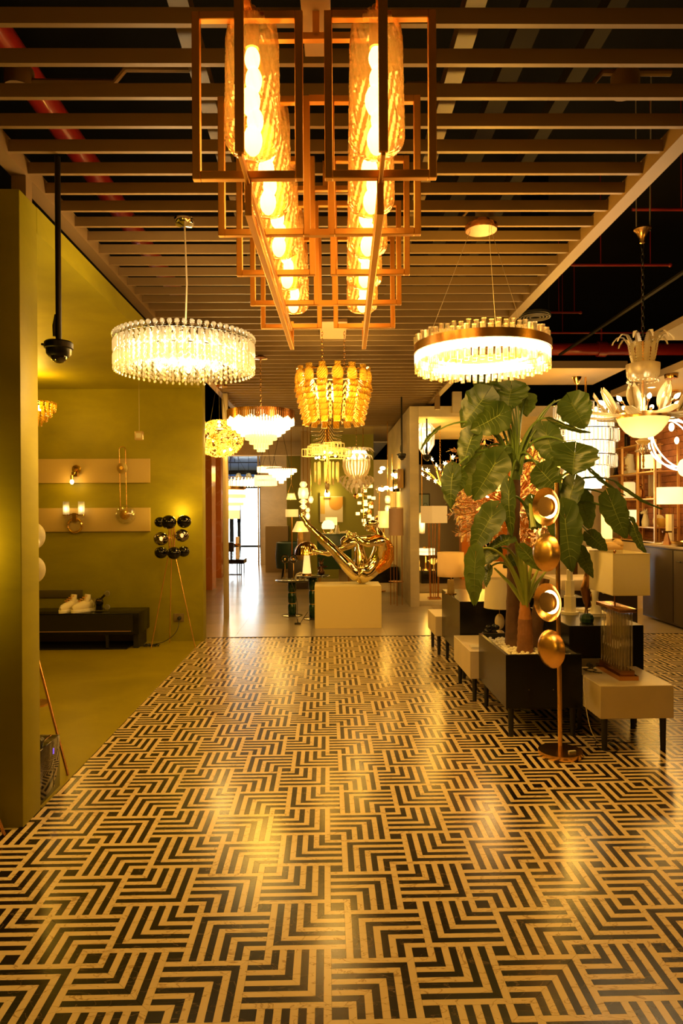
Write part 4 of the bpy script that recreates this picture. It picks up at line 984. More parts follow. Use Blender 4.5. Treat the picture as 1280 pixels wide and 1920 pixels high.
tag(MB().tube(bez((p.x + .01, 7.85, p.z - .02), (p.x + .03, 7.8, .12), (p.x - .1, 7.75, .05), 8) + bez((p.x - .1, 7.75, .05), (p.x - .15, 7.7, .012), (p.x - .36, 7.62, .012), 8)[1:], .004, 6).build('power_cord', kbl), 'black cord running from the wall socket down to the floor behind the tripod', 'cord')
random.seed(4)
pts = [(at(283, 1208, 7.6).x + .085 * math.cos(a * 1.1) + random.uniform(-.01, .01), 7.6 + .03 * math.sin(a * 1.9), .014 + .01 * (i % 3)) for i, a in enumerate(np.linspace(0, 22, 60))]
tag(MB().tube(pts, .004, 5).build('cord_bundle', kbl), 'bundled black cord lying at the foot of the ball tripod lamp', 'cord')
# ---- dome cameras
def dome(label, px, py, Y, top, s=1.0):
    p = at(px, py, Y); t = thing('dome_camera', label, 'security camera', p)
    g = mat('black_plastic', (.007, .006, .005), .4, spec=.3)
    MB().lathe([(0, .035), (.058, .035), (.064, .028), (.064, .004), (.057, .0), (.055, -.022), (.044, -.034), (0, -.034)], n=28).build('housing', g, t)
    MB().box((-.062, 0, .022), (.03, .02, .008)).build('lug', g, t, smooth=False)
    MB().sph((0, 0, -.03), (.038, .038, .034), 20, 12).build('dome', mat('camera_dome', (.02, .015, .01), .04, spec=1), t)
    MB().tube([(0, 0, .035), (0, 0, top - p.z)], .013, 10).tube([(-.018, 0, .06), (-.02, 0, .11), (-.010, 0, .16)], .008, 6).build('drop_pole', g, t)
dome('black dome security camera on a long pole before the olive pillar', 110, 655, 3.2, 3.14)
dome('black dome security camera hanging beside the cream portal wall', 753, 855, 10.0, 3.15)
dome('black dome security camera under the portal ceiling seen past a leaf tip', 800, 857, 10.9, 2.95)
# ================================================================== PALM IN THE PLANTER
def leaf_material(name, c1, c2):
    m = bpy.data.materials.new(name); m.use_nodes = True; nt = m.node_tree; b = nt.nodes['Principled BSDF']; N = nt.nodes.new
    uv = N('ShaderNodeTexCoord'); n = N('ShaderNodeTexNoise'); n.inputs['Scale'].default_value = 7
    nt.links.new(uv.outputs['Object'], n.inputs['Vector']); r = N('ShaderNodeValToRGB'); r.color_ramp.elements[0].color = (*c1, 1); r.color_ramp.elements[1].color = (*c2, 1)
    r.color_ramp.elements[0].position = .35; r.color_ramp.elements[1].position = .65
    nt.links.new(n.outputs['Fac'], r.inputs[0]); nt.links.new(r.outputs[0], b.inputs['Base Color']); b.inputs['Roughness'].default_value = .42
    tl = N('ShaderNodeBsdfTranslucent'); tl.inputs[0].default_value = (.12, .17, .02, 1); mx = N('ShaderNodeMixShader'); mx.inputs[0].default_value = .22
    nt.links.new(b.outputs[0], mx.inputs[1]); nt.links.new(tl.outputs[0], mx.inputs[2]); nt.links.new(mx.outputs[0], nt.nodes['Material Output'].inputs[0])
    return m
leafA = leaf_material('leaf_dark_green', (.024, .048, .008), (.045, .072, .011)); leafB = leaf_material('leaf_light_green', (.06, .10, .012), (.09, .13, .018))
veinm = mat('leaf_vein', (.16, .20, .04), .5); stalkm = mat('leaf_stalk', (.10, .16, .03), .4); stalkl = mat('pale_stalk', (.30, .36, .06), .4)
def leaf_mesh(L, Wd, seed, cup=.12, droop=.15):
    """heart-shaped leaf, attach point at origin, tip at +y, normal +z, raised midrib and side veins, wavy margin"""
    rnd = random.Random(seed); nu, nv = 15, 16; vs, fs = [], []; ph = rnd.uniform(0, 6)
    def wid(t):
        return Wd * .5 * ((math.sin(PI * min(1, (t + .02) / 1.04) ** .62)) ** .75 if t > .0 else .0)
    for j in range(nv + 1):
        t = j / nv; wj = max(.0015, wid(t))
        for i in range(nu + 1):
            u = (i / nu) * 2 - 1; back = -.36 * L * (1 - t) ** 2 * abs(u) ** 1.3       # lobes reach behind the stalk
            y = -.04 * L * 0 + L * (.16 + .84 * t) + back * .9 + .03 * L * math.sin(7 * u + ph) * abs(u); x = wj * u * (1 + .07 * math.sin(9 * t * PI + ph) * abs(u))
            z = cup * Wd * abs(u) ** 1.2 * (1 - .5 * t) - droop * L * t * t + .035 * Wd * math.cos(t * 34) * abs(u) ** .7 * (1 - t) + .03 * Wd * math.sin(5 * t * PI + ph + 3 * u) * abs(u)
            vs.append((x, y, z))
    q = nu + 1
    for j in range(nv):
        for i in range(nu): fs.append((j * q + i, j * q + i + 1, (j + 1) * q + i + 1, (j + 1) * q + i))
    b = MB(); b.add(vs, fs, 0)
    def S(u, t):
        j = min(nv - 1e-6, t * nv); i = min(nu - 1e-6, (u + 1) / 2 * nu); a, c = int(i), int(j); fi, fj = i - a, j - c
        g = lambda p, r: Vector(vs[r * q + p])
        return (g(a, c) * (1 - fi) + g(a + 1, c) * fi) * (1 - fj) + (g(a, c + 1) * (1 - fi) + g(a + 1, c + 1) * fi) * fj + Vector((0, 0, .0012))
    P = lambda i, j: Vector(vs[j * q + i]) + Vector((0, 0, .0015))
    mid = [(P(7, j) + P(8, j)) / 2 for j in range(nv + 1)]
    b.tube(mid[:-1], [.0032 * (1 - .8 * j / nv) for j in range(nv)], 5, 1)
    for t0, dt in ((.03, .02), (.10, .10), (.20, .14), (.32, .16), (.44, .17), (.57, .16), (.70, .13)):
        for s in (-1, 1):
            b.tube([S(s * .93 * k / 7, t0 + dt * (k / 7) ** 1.5) for k in range(8)], [.0017 - .00018 * k for k in range(8)], 4, 1)
    return b
pm = thing('potted_palm', 'tall elephant-ear plant with big glossy leaves growing from three ringed trunks', 'plant', (1.38, 4.85, .50))
O = Vector((1.38, 4.85, .50)); CP = Vector((0, 0, CAMZ))
trunk_m = mat('trunk_brown', (.13, .06, .025), .7, bump=.6, bscale=35, var=.3, vscale=12); trunk_o = mat('trunk_orange', (.40, .15, .03), .6, bump=.5, bscale=40, var=.25, vscale=10)
def P(px, py, y): return at(px, py, y) - O
def trunk(pts, rs, m, name='trunk'):
    b = MB(); P2 = []; R2_ = []
    for i in range(len(pts) - 1):
        for k in range(6):
            t = k / 6; P2.append(Vector(pts[i]).lerp(Vector(pts[i + 1]), t)); R2_.append((rs[i] + (rs[i + 1] - rs[i]) * t) * (1.04 if k % 2 else .97))
    P2.append(Vector(pts[-1])); R2_.append(rs[-1]); b.tube(P2, R2_, 16).build(name, m, pm)
trunk([P(962, 1222, 4.95), P(964, 1110, 4.95), P(962, 1000, 4.95), P(966, 900, 4.95)], [.062, .055, .045, .036], trunk_m)
trunk([P(984, 1240, 4.72), P(984, 1200, 4.72), P(984, 1160, 4.72)], [.058, .054, .047], mat('trunk_rust', (.22, .085, .025), .65, bump=.6, bscale=35, var=.3, vscale=10))
trunk([P(984, 1164, 4.72), P(983, 1128, 4.72)], [.047, .030], trunk_o, 'trunk_tip')
trunk([P(1000, 1225, 4.86), P(1008, 1150, 4.86), P(1022, 1085, 4.86)], [.05, .045, .03], trunk_m)
trunk([P(966, 900, 4.95), P(966, 840, 4.95), P(968, 800, 4.95)], [.036, .03, .016], stalkm, 'crown_stem')
top = (966, 880, 4.95); low = (985, 1135, 4.72); mid_ = (1000, 985, 4.9)
#   attach px,py  tip px,py  width px  depth  edge-on roll(deg)  crown  light?
LV = [((912, 740), (866, 796), 66, 4.80, 12, top, 0), ((960, 724), (948, 768), 74, 4.85, 20, top, 0), ((925, 716), (890, 722), 60, 5.0, 50, top, 0), ((945, 772), (888, 808), 62, 4.7, -20, top, 0),
      ((890, 806), (864, 868), 44, 4.75, 25, top, 0), ((822, 806), (784, 836), 16, 4.7, 72, top, 0), ((850, 880), (839, 950), 40, 4.65, 30, top, 0), ((862, 884), (856, 925), 26, 4.7, -50, top, 0),
      ((903, 848), (877, 926), 60, 4.95, 10, top, 1), ((935, 856), (891, 934), 66, 4.7, -10, top, 0), ((944, 845), (930, 862), 36, 4.8, 40, top, 0), ((955, 906), (950, 1003), 30, 4.6, 35, top, 0), ((930, 955), (884, 1030), 56, 4.6, 10, mid_, 0),
      ((893, 1032), (884, 1133), 42, 4.42, 20, low, 1), ((1066, 748), (1098, 800), 68, 4.75, -10, top, 0), ((1035, 786), (1102, 822), 26, 4.7, 62, top, 0), ((1020, 800), (1042, 874), 58, 4.8, 15, top, 0),
      ((1078, 842), (1073, 888), 92, 4.6, 0, top, 0), ((1010, 878), (1048, 920), 60, 4.7, 0, top, 0), ((1078, 902), (1058, 960), 46, 4.7, 20, mid_, 0), ((1058, 955), (1068, 1072), 66, 4.55, 12, mid_, 0), ((1086, 925), (1106, 990), 46, 4.8, 0, mid_, 0),
      ((1142, 930), (1172, 1010), 52, 4.7, 8, mid_, 0), ((1186, 978), (1202, 1040), 20, 4.65, 55, mid_, 0), ((1108, 880), (1162, 938), 20, 4.8, 60, mid_, 0), ((1160, 905), (1230, 966), 18, 4.7, 68, mid_, 0), ((1088, 1030), (1108, 1084), 28, 4.6, 20, mid_, 0),
      ((1104, 1000), (1136, 1034), 34, 4.6, 20, mid_, 0), ((978, 1026), (1014, 1071), 30, 4.5, 20, low, 1), ((932, 1030), (897, 1056), 34, 4.6, 20, low, 0), ((918, 1064), (908, 1098), 18, 4.6, 40, low, 0), ((958, 1012), (922, 1022), 22, 4.6, 55, low, 0),
      ((968, 1046), (945, 1062), 26, 4.8, 20, low, 0), ((990, 745), (985, 778), 40, 5.1, 25, top, 1), ((1050, 915), (1030, 960), 40, 4.95, 20, top, 0), ((1000, 935), (1008, 990), 34, 4.8, 30, mid_, 0)]
for i, (a, b_, wpx, y, roll, crown, li) in enumerate(LV):
    A = at(a[0], a[1], y); T = at(b_[0], b_[1], y - .05); L = (T - A).length; Wd = wpx * y / FPX / max(.3, math.cos(math.radians(abs(roll))) ) * (1 if abs(roll) < 60 else .45)
    yv = (T - A).normalized(); view = (CP - A).normalized(); zv = (view - yv * view.dot(yv)).normalized(); xv = yv.cross(zv)
    M = Matrix((xv, yv, zv)).transposed() @ Matrix.Rotation(math.radians(roll), 3, 'Y')
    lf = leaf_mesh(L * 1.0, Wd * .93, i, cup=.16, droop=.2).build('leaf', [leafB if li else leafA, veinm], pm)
    lf.matrix_local = Matrix.Translation(A - O) @ M.to_4x4()
    C = at(*crown); n_ = (A - C); side = 1 if n_.x > 0 else -1
    C = C + Vector((random.uniform(-.02, .02), random.uniform(-.02, .02), random.uniform(-.03, .03)))
    back = A - view * .01
    ctrl = C.lerp(A, .45) + Vector((-side * .02, 0, .16 + .25 * n_.length * (1 if A.z > C.z else .8)))
    if i in (0, 1, 2): ctrl = C.lerp(A, .5) + Vector((.05, 0, 0))
    s = MB().tube([p - O for p in bez(C, ctrl, back, 12)], [.014 - .0008 * k for k in range(13)] if crown != low else [.016 - .0009 * k for k in range(13)], 8).build('stalk', stalkl if crown == low else stalkm, pm)
# sheath of upright stalks on the low trunk and bare stalks up the crown
for k, (px, py, tp) in enumerate(((985, 1130, (948, 1040)), (985, 1128, (966, 1020)), (985, 1125, (1000, 1040)), (986, 1128, (1012, 1060)), (984, 1132, (926, 1065)), (986, 1130, (1024, 1070)), (1000, 990, (990, 930)))):
    a = P(px, py, 4.72); q = P(tp[0], tp[1], 4.62 + .04 * k); MB().tube([a, a.lerp(q, .5) + Vector((0, 0, .02)), q], [.022, .013, .006], 8).build('stalk', stalkl, pm)
for tp, c_ in (((1003, 792), (968, 880)), ((1005, 805), (975, 890)), ((958, 760), (966, 860)), ((970, 760), (968, 860)), ((950, 790), (962, 870)), ((1040, 750), (974, 870))):
    a = P(c_[0], c_[1], 4.9); q = P(tp[0], tp[1], 4.8); MB().tube(bez(a, a.lerp(q, .5) + Vector((-.03 if q.x > a.x else .03, 0, .05)), q, 8), [.013 - .001 * k for k in range(9)], 8).build('stalk', stalkm, pm)

# ================================================================== GOLD FIGURE ON ITS PEDESTAL
pd = tag(MB().bx(-.165, .68, 8.66, 9.20, .003, .54).build('pedestal', mat('pedestal_cream', (.80, .64, .27), .45), bevel=.004), 'plain cream block pedestal carrying the polished gold seated figure', 'pedestal')
chromeg = mat('mirror_gold', (1, .88, .55), .06, 1)
fg = thing('seated_figure_sculpture', 'mirror-polished gold sculpture of a slim seated figure hugging its knee with one leg stretched up', 'sculpture', (.42, 8.97, .531))
OF = Vector((.42, 9.0, .54))
def Q(px, py, y=9.0): return at(px, py, y) - OF
J = {}; verts = []; edges = []; rad = []
def joint(n, p, r): J[n] = len(verts); verts.append(tuple(p)); rad.append(r if isinstance(r, tuple) else (r, r))
def bone(*ns):
    for a, b in zip(ns, ns[1:]): edges.append((J[a], J[b]))
joint('pelvis', Q(684, 1079), (.095, .10)); joint('belly', Q(704, 1062), (.085, .10)); joint('ribs', Q(718, 1038), (.085, .12)); joint('chest', Q(719, 1014), (.075, .13)); joint('neck0', Q(711, 1000), (.045, .055)); joint('neck', Q(706, 994), .034)
joint('head0', Q(698, 989), (.046, .045)); joint('head1', Q(697, 982), (.066, .062)); joint('head2', Q(698, 973), (.062, .058))
bone('pelvis', 'belly', 'ribs', 'chest', 'neck0', 'neck', 'head0', 'head1', 'head2')
joint('bum', Q(672, 1086), (.075, .08)); bone('pelvis', 'bum')
# stretched leg (near)
joint('hipN', Q(668, 1078, 8.93), (.075, .07)); joint('thN', Q(648, 1055, 8.92), (.068, .06)); joint('kneeN', Q(625, 1029, 8.92), (.046, .045)); joint('calfN', Q(606, 1012, 8.92), (.046, .044)); joint('shinN', Q(590, 996, 8.92), (.030, .030)); joint('ankN', Q(576, 981, 8.92), (.026, .026)); joint('heelN', Q(569, 980, 8.92), .022); joint('instN', Q(567, 970, 8.92), (.024, .026)); joint('toeN', Q(565, 958, 8.92), (.011, .022))
bone('pelvis', 'hipN', 'thN', 'kneeN', 'calfN', 'shinN', 'ankN', 'instN', 'toeN'); bone('ankN', 'heelN')
# bent leg (far)
joint('hipF', Q(676, 1072, 9.08), (.07, .07)); joint('thF', Q(676, 1046, 9.10), (.058, .055)); joint('kneeF', Q(671, 1014, 9.12), (.045, .045)); joint('calfF', Q(650, 1022, 9.12), (.040, .04)); joint('shinF', Q(630, 1031, 9.10), .028); joint('ankF', Q(616, 1036, 9.08), .025); joint('heelF', Q(612, 1043, 9.07), .022); joint('instF', Q(602, 1035, 9.06), (.020, .024)); joint('toeF', Q(585, 1030, 9.05), (.010, .02))
bone('pelvis', 'hipF', 'thF', 'kneeF', 'calfF', 'shinF', 'ankF', 'instF', 'toeF'); bone('ankF', 'heelF')
# arms round the knee
joint('shN', Q(715, 1012, 8.86), (.05, .05)); joint('uaN', Q(703, 1015, 8.80), .038); joint('elN', Q(688, 1019, 8.78), .032); joint('faN', Q(674, 1012, 8.82), .028); joint('wrN', Q(664, 1003, 8.88), .02)
bone('chest', 'shN', 'uaN', 'elN', 'faN', 'wrN')
joint('shF', Q(712, 1008, 9.14), (.05, .05)); joint('uaF', Q(690, 1008, 9.22), .036); joint('elF', Q(660, 1012, 9.26), .03); joint('faF', Q(643, 1020, 9.2), .026); joint('f2F', Q(642, 1012, 9.1), .024); joint('wrF', Q(652, 1004, 8.98), .02)
bone('chest', 'shF', 'uaF', 'elF', 'faF', 'f2F', 'wrF')
me = bpy.data.meshes.new('body'); me.from_pydata(verts, edges, []); body = bpy.data.objects.new('body', me); COL.objects.link(body); body.parent = fg
md = body.modifiers.new('skin', 'SKIN'); md.branch_smoothing = .6
for i, s in enumerate(me.skin_vertices[0].data): s.radius = [q * (1.5 if 'head' not in [k for k in J if J[k] == i][0] else 1.6) for q in rad[i]]; s.use_root = (i == 0)
sd = body.modifiers.new('sub', 'SUBSURF'); sd.levels = 2; sd.render_levels = 2
tx = bpy.data.textures.new('ripple', 'CLOUDS'); tx.noise_scale = .11
dp = body.modifiers.new('ripple', 'DISPLACE'); dp.texture = tx; dp.strength = .010; dp.texture_coords = 'LOCAL'
me.materials.append(chromeg); md.use_smooth_shade = True
# hands: palm and five separate fingers each
def hand(wrist, pdir, fdir, label=None):
    w_ = Vector(wrist); d = Vector(fdir).normalized(); s = Vector(pdir).normalized(); up = d.cross(s)
    V, E_, R_ = [tuple(w_), tuple(w_ + d * .045)], [(0, 1)], [(.018, .012), (.026, .013)]
    h = bpy.data.meshes.new('hand')
    for k, (o, L) in enumerate(((-.026, .060), (-.009, .072), (.009, .070), (.026, .056))):
        n = len(V); b0 = w_ + d * .07 + s * o
        V += [tuple(b0), tuple(b0 + d * L * .4 + up * .006), tuple(b0 + d * L * .65 - up * .012 + d * .0), tuple(b0 + d * L * .7 - up * .032)]; R_ += [(.010, .010), (.0085, .0085), (.008, .008), (.006, .006)]
        E_ += [(1, n), (n, n + 1), (n + 1, n + 2), (n + 2, n + 3)]
    n = len(V); V += [tuple(w_ + d * .03 - s * .028), tuple(w_ + d * .055 - s * .045), tuple(w_ + d * .08 - s * .042)]; R_ += [(.011, .011), (.009, .009), (.007, .007)]; E_ += [(0, n), (n, n + 1), (n + 1, n + 2)]
    h.from_pydata(V, E_, []); o = bpy.data.objects.new('hand', h); COL.objects.link(o); o.parent = fg
    m = o.modifiers.new('skin', 'SKIN'); m.use_smooth_shade = True
    for i, sv in enumerate(h.skin_vertices[0].data): sv.radius = R_[i]; sv.use_root = (i == 0)
    o.modifiers.new('sub', 'SUBSURF').render_levels = 1; h.materials.append(chromeg)
hand(Q(664, 1003, 8.88), (0, .2, 1), (-.8, .3, .35)); hand(Q(652, 1004, 8.98), (0, .3, 1), (.85, -.5, .2))
# face: brow, nose, mouth, ears; smooth cap
H = Q(695, 982)
fb = MB(); fd = Vector((-.80, -.10, -.35)).normalized(); upv = Vector((-.25, 0, .95)).normalized(); sd_ = fd.cross(upv).normalized()
fb.tube([H + fd * .066 + upv * .028, H + fd * .082 + upv * .0, H + fd * .088 - upv * .012, H + fd * .070 - upv * .018], [.008, .011, .013, .006], 8)
for s in (-1, 1):
    fb.sph(H + fd * .062 + sd_ * s * .024 + upv * .016, (.012, .012, .008), 8, 6); fb.tube([H + fd * .058 + sd_ * s * .04 + upv * .028, H + fd * .070 + sd_ * s * .010 + upv * .032], .007, 6); fb.sph(H + sd_ * s * .064 - fd * .005, (.010, .006, .018), 8, 6)
fb.tube([H + fd * .064 - upv * .036 - sd_ * .020, H + fd * .074 - upv * .036, H + fd * .064 - upv * .036 + sd_ * .020], .007, 6).sph(H + fd * .05 - upv * .06, (.026, .026, .02), 10, 8)
fb.build('face_features', chromeg, fg, kind='stuff')
# draped cloth over shoulders and side (engraved, warmer gold)
og = mat('engraved_amber_gold', (1, .52, .10), .16, 1, bump=.9, bscale=42)
cl = MB(); n_, m_ = 26, 12; vs = []
path = [Q(690, 1014, 8.84), Q(710, 1010, 8.82), Q(724, 1024, 8.86), Q(722, 1050, 8.88), Q(704, 1068, 8.88)]
wid_ = [.05, .075, .10, .11, .07]
for i in range(n_ + 1):
    t = i / n_ * 4; k = min(3, int(t)); f = t - k; c_ = path[k].lerp(path[k + 1], f); ww = wid_[k] + (wid_[k + 1] - wid_[k]) * f
    dirv = (path[k + 1] - path[k]).normalized(); sdv = dirv.cross(Vector((0, -1, 0))).normalized()
    for j in range(m_ + 1):
        u = j / m_ * 2 - 1; vs.append(c_ + sdv * ww * u + Vector((0, .07 * u * u - .012 * math.cos(u * 16 + i * .15), 0)))
cl.add(vs, [(i * (m_ + 1) + j, i * (m_ + 1) + j + 1, (i + 1) * (m_ + 1) + j + 1, (i + 1) * (m_ + 1) + j) for i in range(n_) for j in range(m_)])
o = cl.build('drape', og, fg); so = o.modifiers.new('th', 'SOLIDIFY'); so.thickness = .012
# ================================================================== MIDDLE GROUND
malach = vein_mat('green_malachite', (.006, .035, .014), (.03, .08, .03), .15, 6, .05)
def round_table(label, x, y, z, r):
    t = thing('side_table', label, 'table', (x, y, .0035))
    MB().lathe([(0, z - .016), (r - .01, z - .016), (r, z - .010), (r, z - .003), (r - .004, z), (0, z)], n=48).build('tabletop', mat('dark_stone_top', (.05, .045, .03), .15), t)
    MB().lathe([(0, 0), (r * .62, 0), (r * .62, .010), (r * .4, .018), (0, .018)], n=36).build('base', mat('dark_stone_top'), t)
    h = (z - .034) / 3
    for i in range(3):
        a = .018 + h * i; MB().lathe([(.045, a), (.058, a + .02), (.06, a + h * .5), (.058, a + h - .02), (.045, a + h)], n=24).build('column_drum', malach, t)
        if i: MB().lathe([(.046, a - .006), (.049, a - .006), (.049, a + .006), (.046, a + .006)], n=24).build('brass_ring', gold, t)
    return t
ta = round_table('round side table with green malachite column, the lower of the pair', -.505, 9.75, .508, .238)
tb = round_table('round side table with green malachite column carrying the mushroom lamp', -.20, 9.46, .60, .232)
for px, s in ((534, 'smoky glass ring ornament on a slim gold stem, nearer the far door'), (550, 'smoky glass ring ornament on a slim gold stem, nearer the mushroom lamp')):
    p = at(px, 1048, 9.7); t = thing('ring_ornament', s, 'ornament', (p.x, 9.7, .5115)); z = p.z - .5115
    MB().torus((0, 0, z), .050, .012, 28, 8, M=Matrix.Rotation(PI / 2, 3, 'X')).build('ring', smoke_glass, t)
    MB().sph((0, 0, z - .005), (.018, .012, .022), 8, 6).build('charm', gold, t)
    MB().tube([(0, 0, .03), (0, 0, z - .05)], .006).build('stem', gold, t); MB().box((0, 0, .018), (.075, .05, .036)).build('base', clear_glass, t, smooth=False)
p = at(563, 1085, 9.55); t = thing('arch_ornament', 'small white arch ornament on the lower malachite table', 'ornament', (p.x - .01, 9.80, .5115))
MB().tube([(-.07, 0, 0), (-.07, 0, .03), (-.045, 0, .075), (0, 0, .095), (.045, 0, .075), (.07, 0, .03), (.07, 0, 0)], .016, 10).sph((0, 0, .03), .022, 10, 8).build('arch', mat('plaster_cream'), t)
c = at(575, 1079, 9.45); t = thing('mushroom_lamp', 'ribbed gold mushroom dome table lamp with a glowing white cone stem', 'table lamp', (c.x, 9.45, .6035)); Z = lambda py: 1.5 + (957 - py) * 9.45 / 1285 - .6035
MB().shell([(.158, Z(1040)), (.152, Z(1032)), (.125, Z(1024)), (.08, Z(1018)), (.01, Z(1015))], n=72, t=.004, lobes=18, amp=.02).build('dome', gold, t)
MB().lathe([(.062, .03), (.036, Z(1040)), (.0, Z(1038))], n=28).build('glowing_stem', mat('milk_glass', (.9, .8, .6), .4, em=(1, .60, .18), es=1.1), t)
MB().lathe([(0, 0), (.10, 0), (.10, .006), (.065, .010), (.065, .030), (0, .03)], n=32).build('foot', gold, t); lamp((0, 0, Z(1045) + .02), 1.5, SOFT, .03, t)
c = at(602, 1080, 9.4); t = thing('figurine', 'small dark figurine with upright ears and outstretched arms on the taller malachite table', 'figurine', (c.x, 9.40, .6035))
b = MB(); b.sph((0, 0, .045), (.05, .04, .045), 12, 8).tube([(0, 0, .05), (0, 0, .11), (0, 0, .135)], [.038, .03, .018], 12).sph((0, 0, .165), (.032, .028, .032), 12, 8)
b.tube([(-.012, 0, .19), (-.028, 0, .225), (-.032, 0, .25)], [.012, .011, .004], 8).tube([(.012, 0, .19), (.03, 0, .215), (.045, 0, .24)], [.012, .011, .004], 8).tube([(.02, -.01, .12), (.06, -.03, .125), (.085, -.035, .13)], [.014, .011, .009], 8).tube([(-.02, -.01, .12), (-.05, -.03, .10)], [.014, .011], 8)
b.build('body', mat('dark_bronze', (.07, .035, .02), .25, .8), t)
tag(MB().tube(bez((-.50, 9.50, .50), (-.40, 9.46, .3), (-.42, 9.4, .05), 8) + bez((-.42, 9.4, .05), (-.42, 9.1, .008), (-.36, 9.1, .008), 6)[1:] + bez((-.36, 9.1, .008), (-.33, 9.25, .05), (-.27, 9.30, .12), 6)[1:], .004, 6).build('cord', kbl), 'black lamp cord with switch drooping between the two malachite tables', 'cord')
t = thing('floor_plug', 'small black plug block lying on the stone floor before the malachite tables', 'plug', (at(558, 1167, 9.0).x, 8.98, .006)); MB().box((0, 0, .012), (.08, .03, .024)).build('block', kbl, t, smooth=False); MB().tube([(0, 0, .02), (0, 0, .07)], .005).build('cable_stub', kbl, t)
# ---- green cabinet group
gcab = thing('green_cabinet', 'dark green sideboard standing behind the gold figure', 'cabinet', (.06, 12.2, .0035))
MB().bx(-.24, .36, -.2, .25, .46, 1.08).build('body', mat('dark_green_lacquer', (.015, .06, .025), .3), gcab, smooth=False, bevel=.005)
for x in (-.2, .32):
    for y in (-.15, .2): MB().lathe([(.014, 0), (.02, .46)], (x, y, 0), 10).build('leg', gold, gcab)
t = thing('globe_table_lamp', 'half-dome milk glass table lamp with gold ring on the green sideboard', 'table lamp', (at(615, 1000, 12.1).x, 12.1, 1.0835)); Z = lambda py: 1.5 + (957 - py) * 12.1 / 1285 - 1.0835
MB().lathe([(.10, Z(992)), (.115, Z(989)), (.11, Z(983)), (.07, Z(977)), (0, Z(975))], n=28).build('dome', bulb_soft, t)
MB().torus((0, 0, Z(993)), .09, .007, 28, 6, M=Matrix.Rotation(PI / 2, 3, 'X')).lathe([(0, 0), (.045, 0), (.045, Z(1000)), (0, Z(999) + .01)], n=20).build('base', gold, t)
t = thing('table_lamp', 'cream square-shade table lamp behind the half-dome lamp on the green sideboard', 'table lamp', (at(621, 1000, 12.3).x, 12.32, 1.0835))
MB().box((0, 0, .22), (.21, .16, .14)).build('shade', mat('glow_linen', (.9, .8, .5), .8, em=(1, .62, .2), es=1.0), t, smooth=False); MB().lathe([(.05, 0), (.04, .02), (.015, .05), (.012, .16)], n=16).build('base', travert, t)
t = thing('stepped_ornament', 'cream stepped ornament at the end of the green sideboard', 'ornament', (at(629, 1000, 12.1).x + .03, 12.08, 1.0835))
for i in range(3): MB().lathe([(0, .05 * i), (.05 - .012 * i, .05 * i), (.046 - .012 * i, .05 * i + .05), (0, .05 * i + .05)], n=16).build('step', mat('plaster_cream'), t)
t = thing('cushion', 'pale crumpled cushion resting behind the green sideboard', 'cushion', (at(645, 1005, 12.5).x, 12.6, .003)); MB().sph((0, 0, 1.04), (.13, .08, .07), 12, 8).build('pillow', mat('cream_linen'), t); MB().bx(-.1, .1, -.08, .08, 0, .98).build('stand', mat('pale_stand', (.5, .4, .25), .6), t, smooth=False)
# ---- painting and picture light
t = thing('abstract_painting', 'abstract canvas with an ochre disc over pale and yellow blocks on the sage wall', 'painting', (at(621, 955, 14.97).x, 14.985, at(621, 955, 14.97).z))
MB().box((0, 0, 0), (.50, .03, .56)).build('canvas', white_paint, t, smooth=False)
poly = [(.27 + .0 - .02, .26)] ; arc = [(.10 + .15 * math.cos(a), .13 - .15 * math.sin(a)) for a in np.linspace(0, PI, 16)]
MB().ext([(x, z) for x, z in arc] + [(-.05, .27), (.25, .27)], 0, .003, (0, -.016, 0), M=Matrix.Rotation(PI / 2, 3, 'X')).build('ochre_disc', mat('ochre_paint', (.65, .36, .08), .6), t, smooth=False)
MB().bx(-.24, -.14, -.018, -.015, -.1, .27).build('yellow_stripe', mat('yellow_paint', (.75, .55, .15), .6), t, smooth=False)
MB().bx(-.255, -.247, -.03, .01, -.3, .36).build('edge_rod', black_metal, t, smooth=False)
t = thing('wall_sconce', 'glowing frosted wall sconce above the abstract canvas', 'wall lamp', (at(613, 926, 14.9).x, 14.9, at(613, 926, 14.9).z))
MB().lathe([(0, -.06), (.05, -.06), (.06, .0), (.03, .10), (0, .10)], n=16).build('glass', bulb_m, t); MB().box((0, .05, -.07), (.12, .08, .04)).build('bracket', gold, t); lamp((0, -.1, .0), 9, (1, .62, .15), .05, t)
# ---- glass totem lamp
def lit_stack(name, label, px, Y, segs, parent_floor=True, hang=None, watts=4):
    c = at(px, 1000, Y); t = thing(name, label, 'pendant lamp' if hang else 'floor lamp', (c.x, Y, 0)); Zs = lambda py: 1.5 + (957 - py) * Y / 1285
    for (a, b_, r0, r1) in segs: MB().lathe([(.012, Zs(b_)), (r0, Zs(b_) + .01), (r1, (Zs(a) + Zs(b_)) / 2), (r0, Zs(a) - .01), (.012, Zs(a))], n=18).build('glass_element', frost, t); MB().lathe([(0, Zs(b_) + .015), (r1 * .42, (Zs(a) + Zs(b_)) / 2), (0, Zs(a) - .015)], n=10).build('bulb', bulb_m, t)
    zt, zb = Zs(segs[0][0]), Zs(segs[-1][1])
    if hang: MB().tube([(0, 0, zt), (0, 0, hang)], .006).build('cord', gold, t)
    else: MB().tube([(0, 0, 0), (0, 0, zb)], .012).lathe([(0, 0), (.14, 0), (.14, .02), (0, .02)], n=24).build('stand', gold, t)
    if watts: lamp((0, -.2, (zt + zb) / 2), watts, SOFT, .1, t)
    return t
lit_stack('glass_totem_pendant', 'hanging totem of stacked glowing glass bobbins before the tan post', 569, 13.0, [(903, 914, .05, .075), (914, 936, .085, .10), (936, 945, .04, .09), (945, 955, .03, .075)], hang=3.2, watts=8)
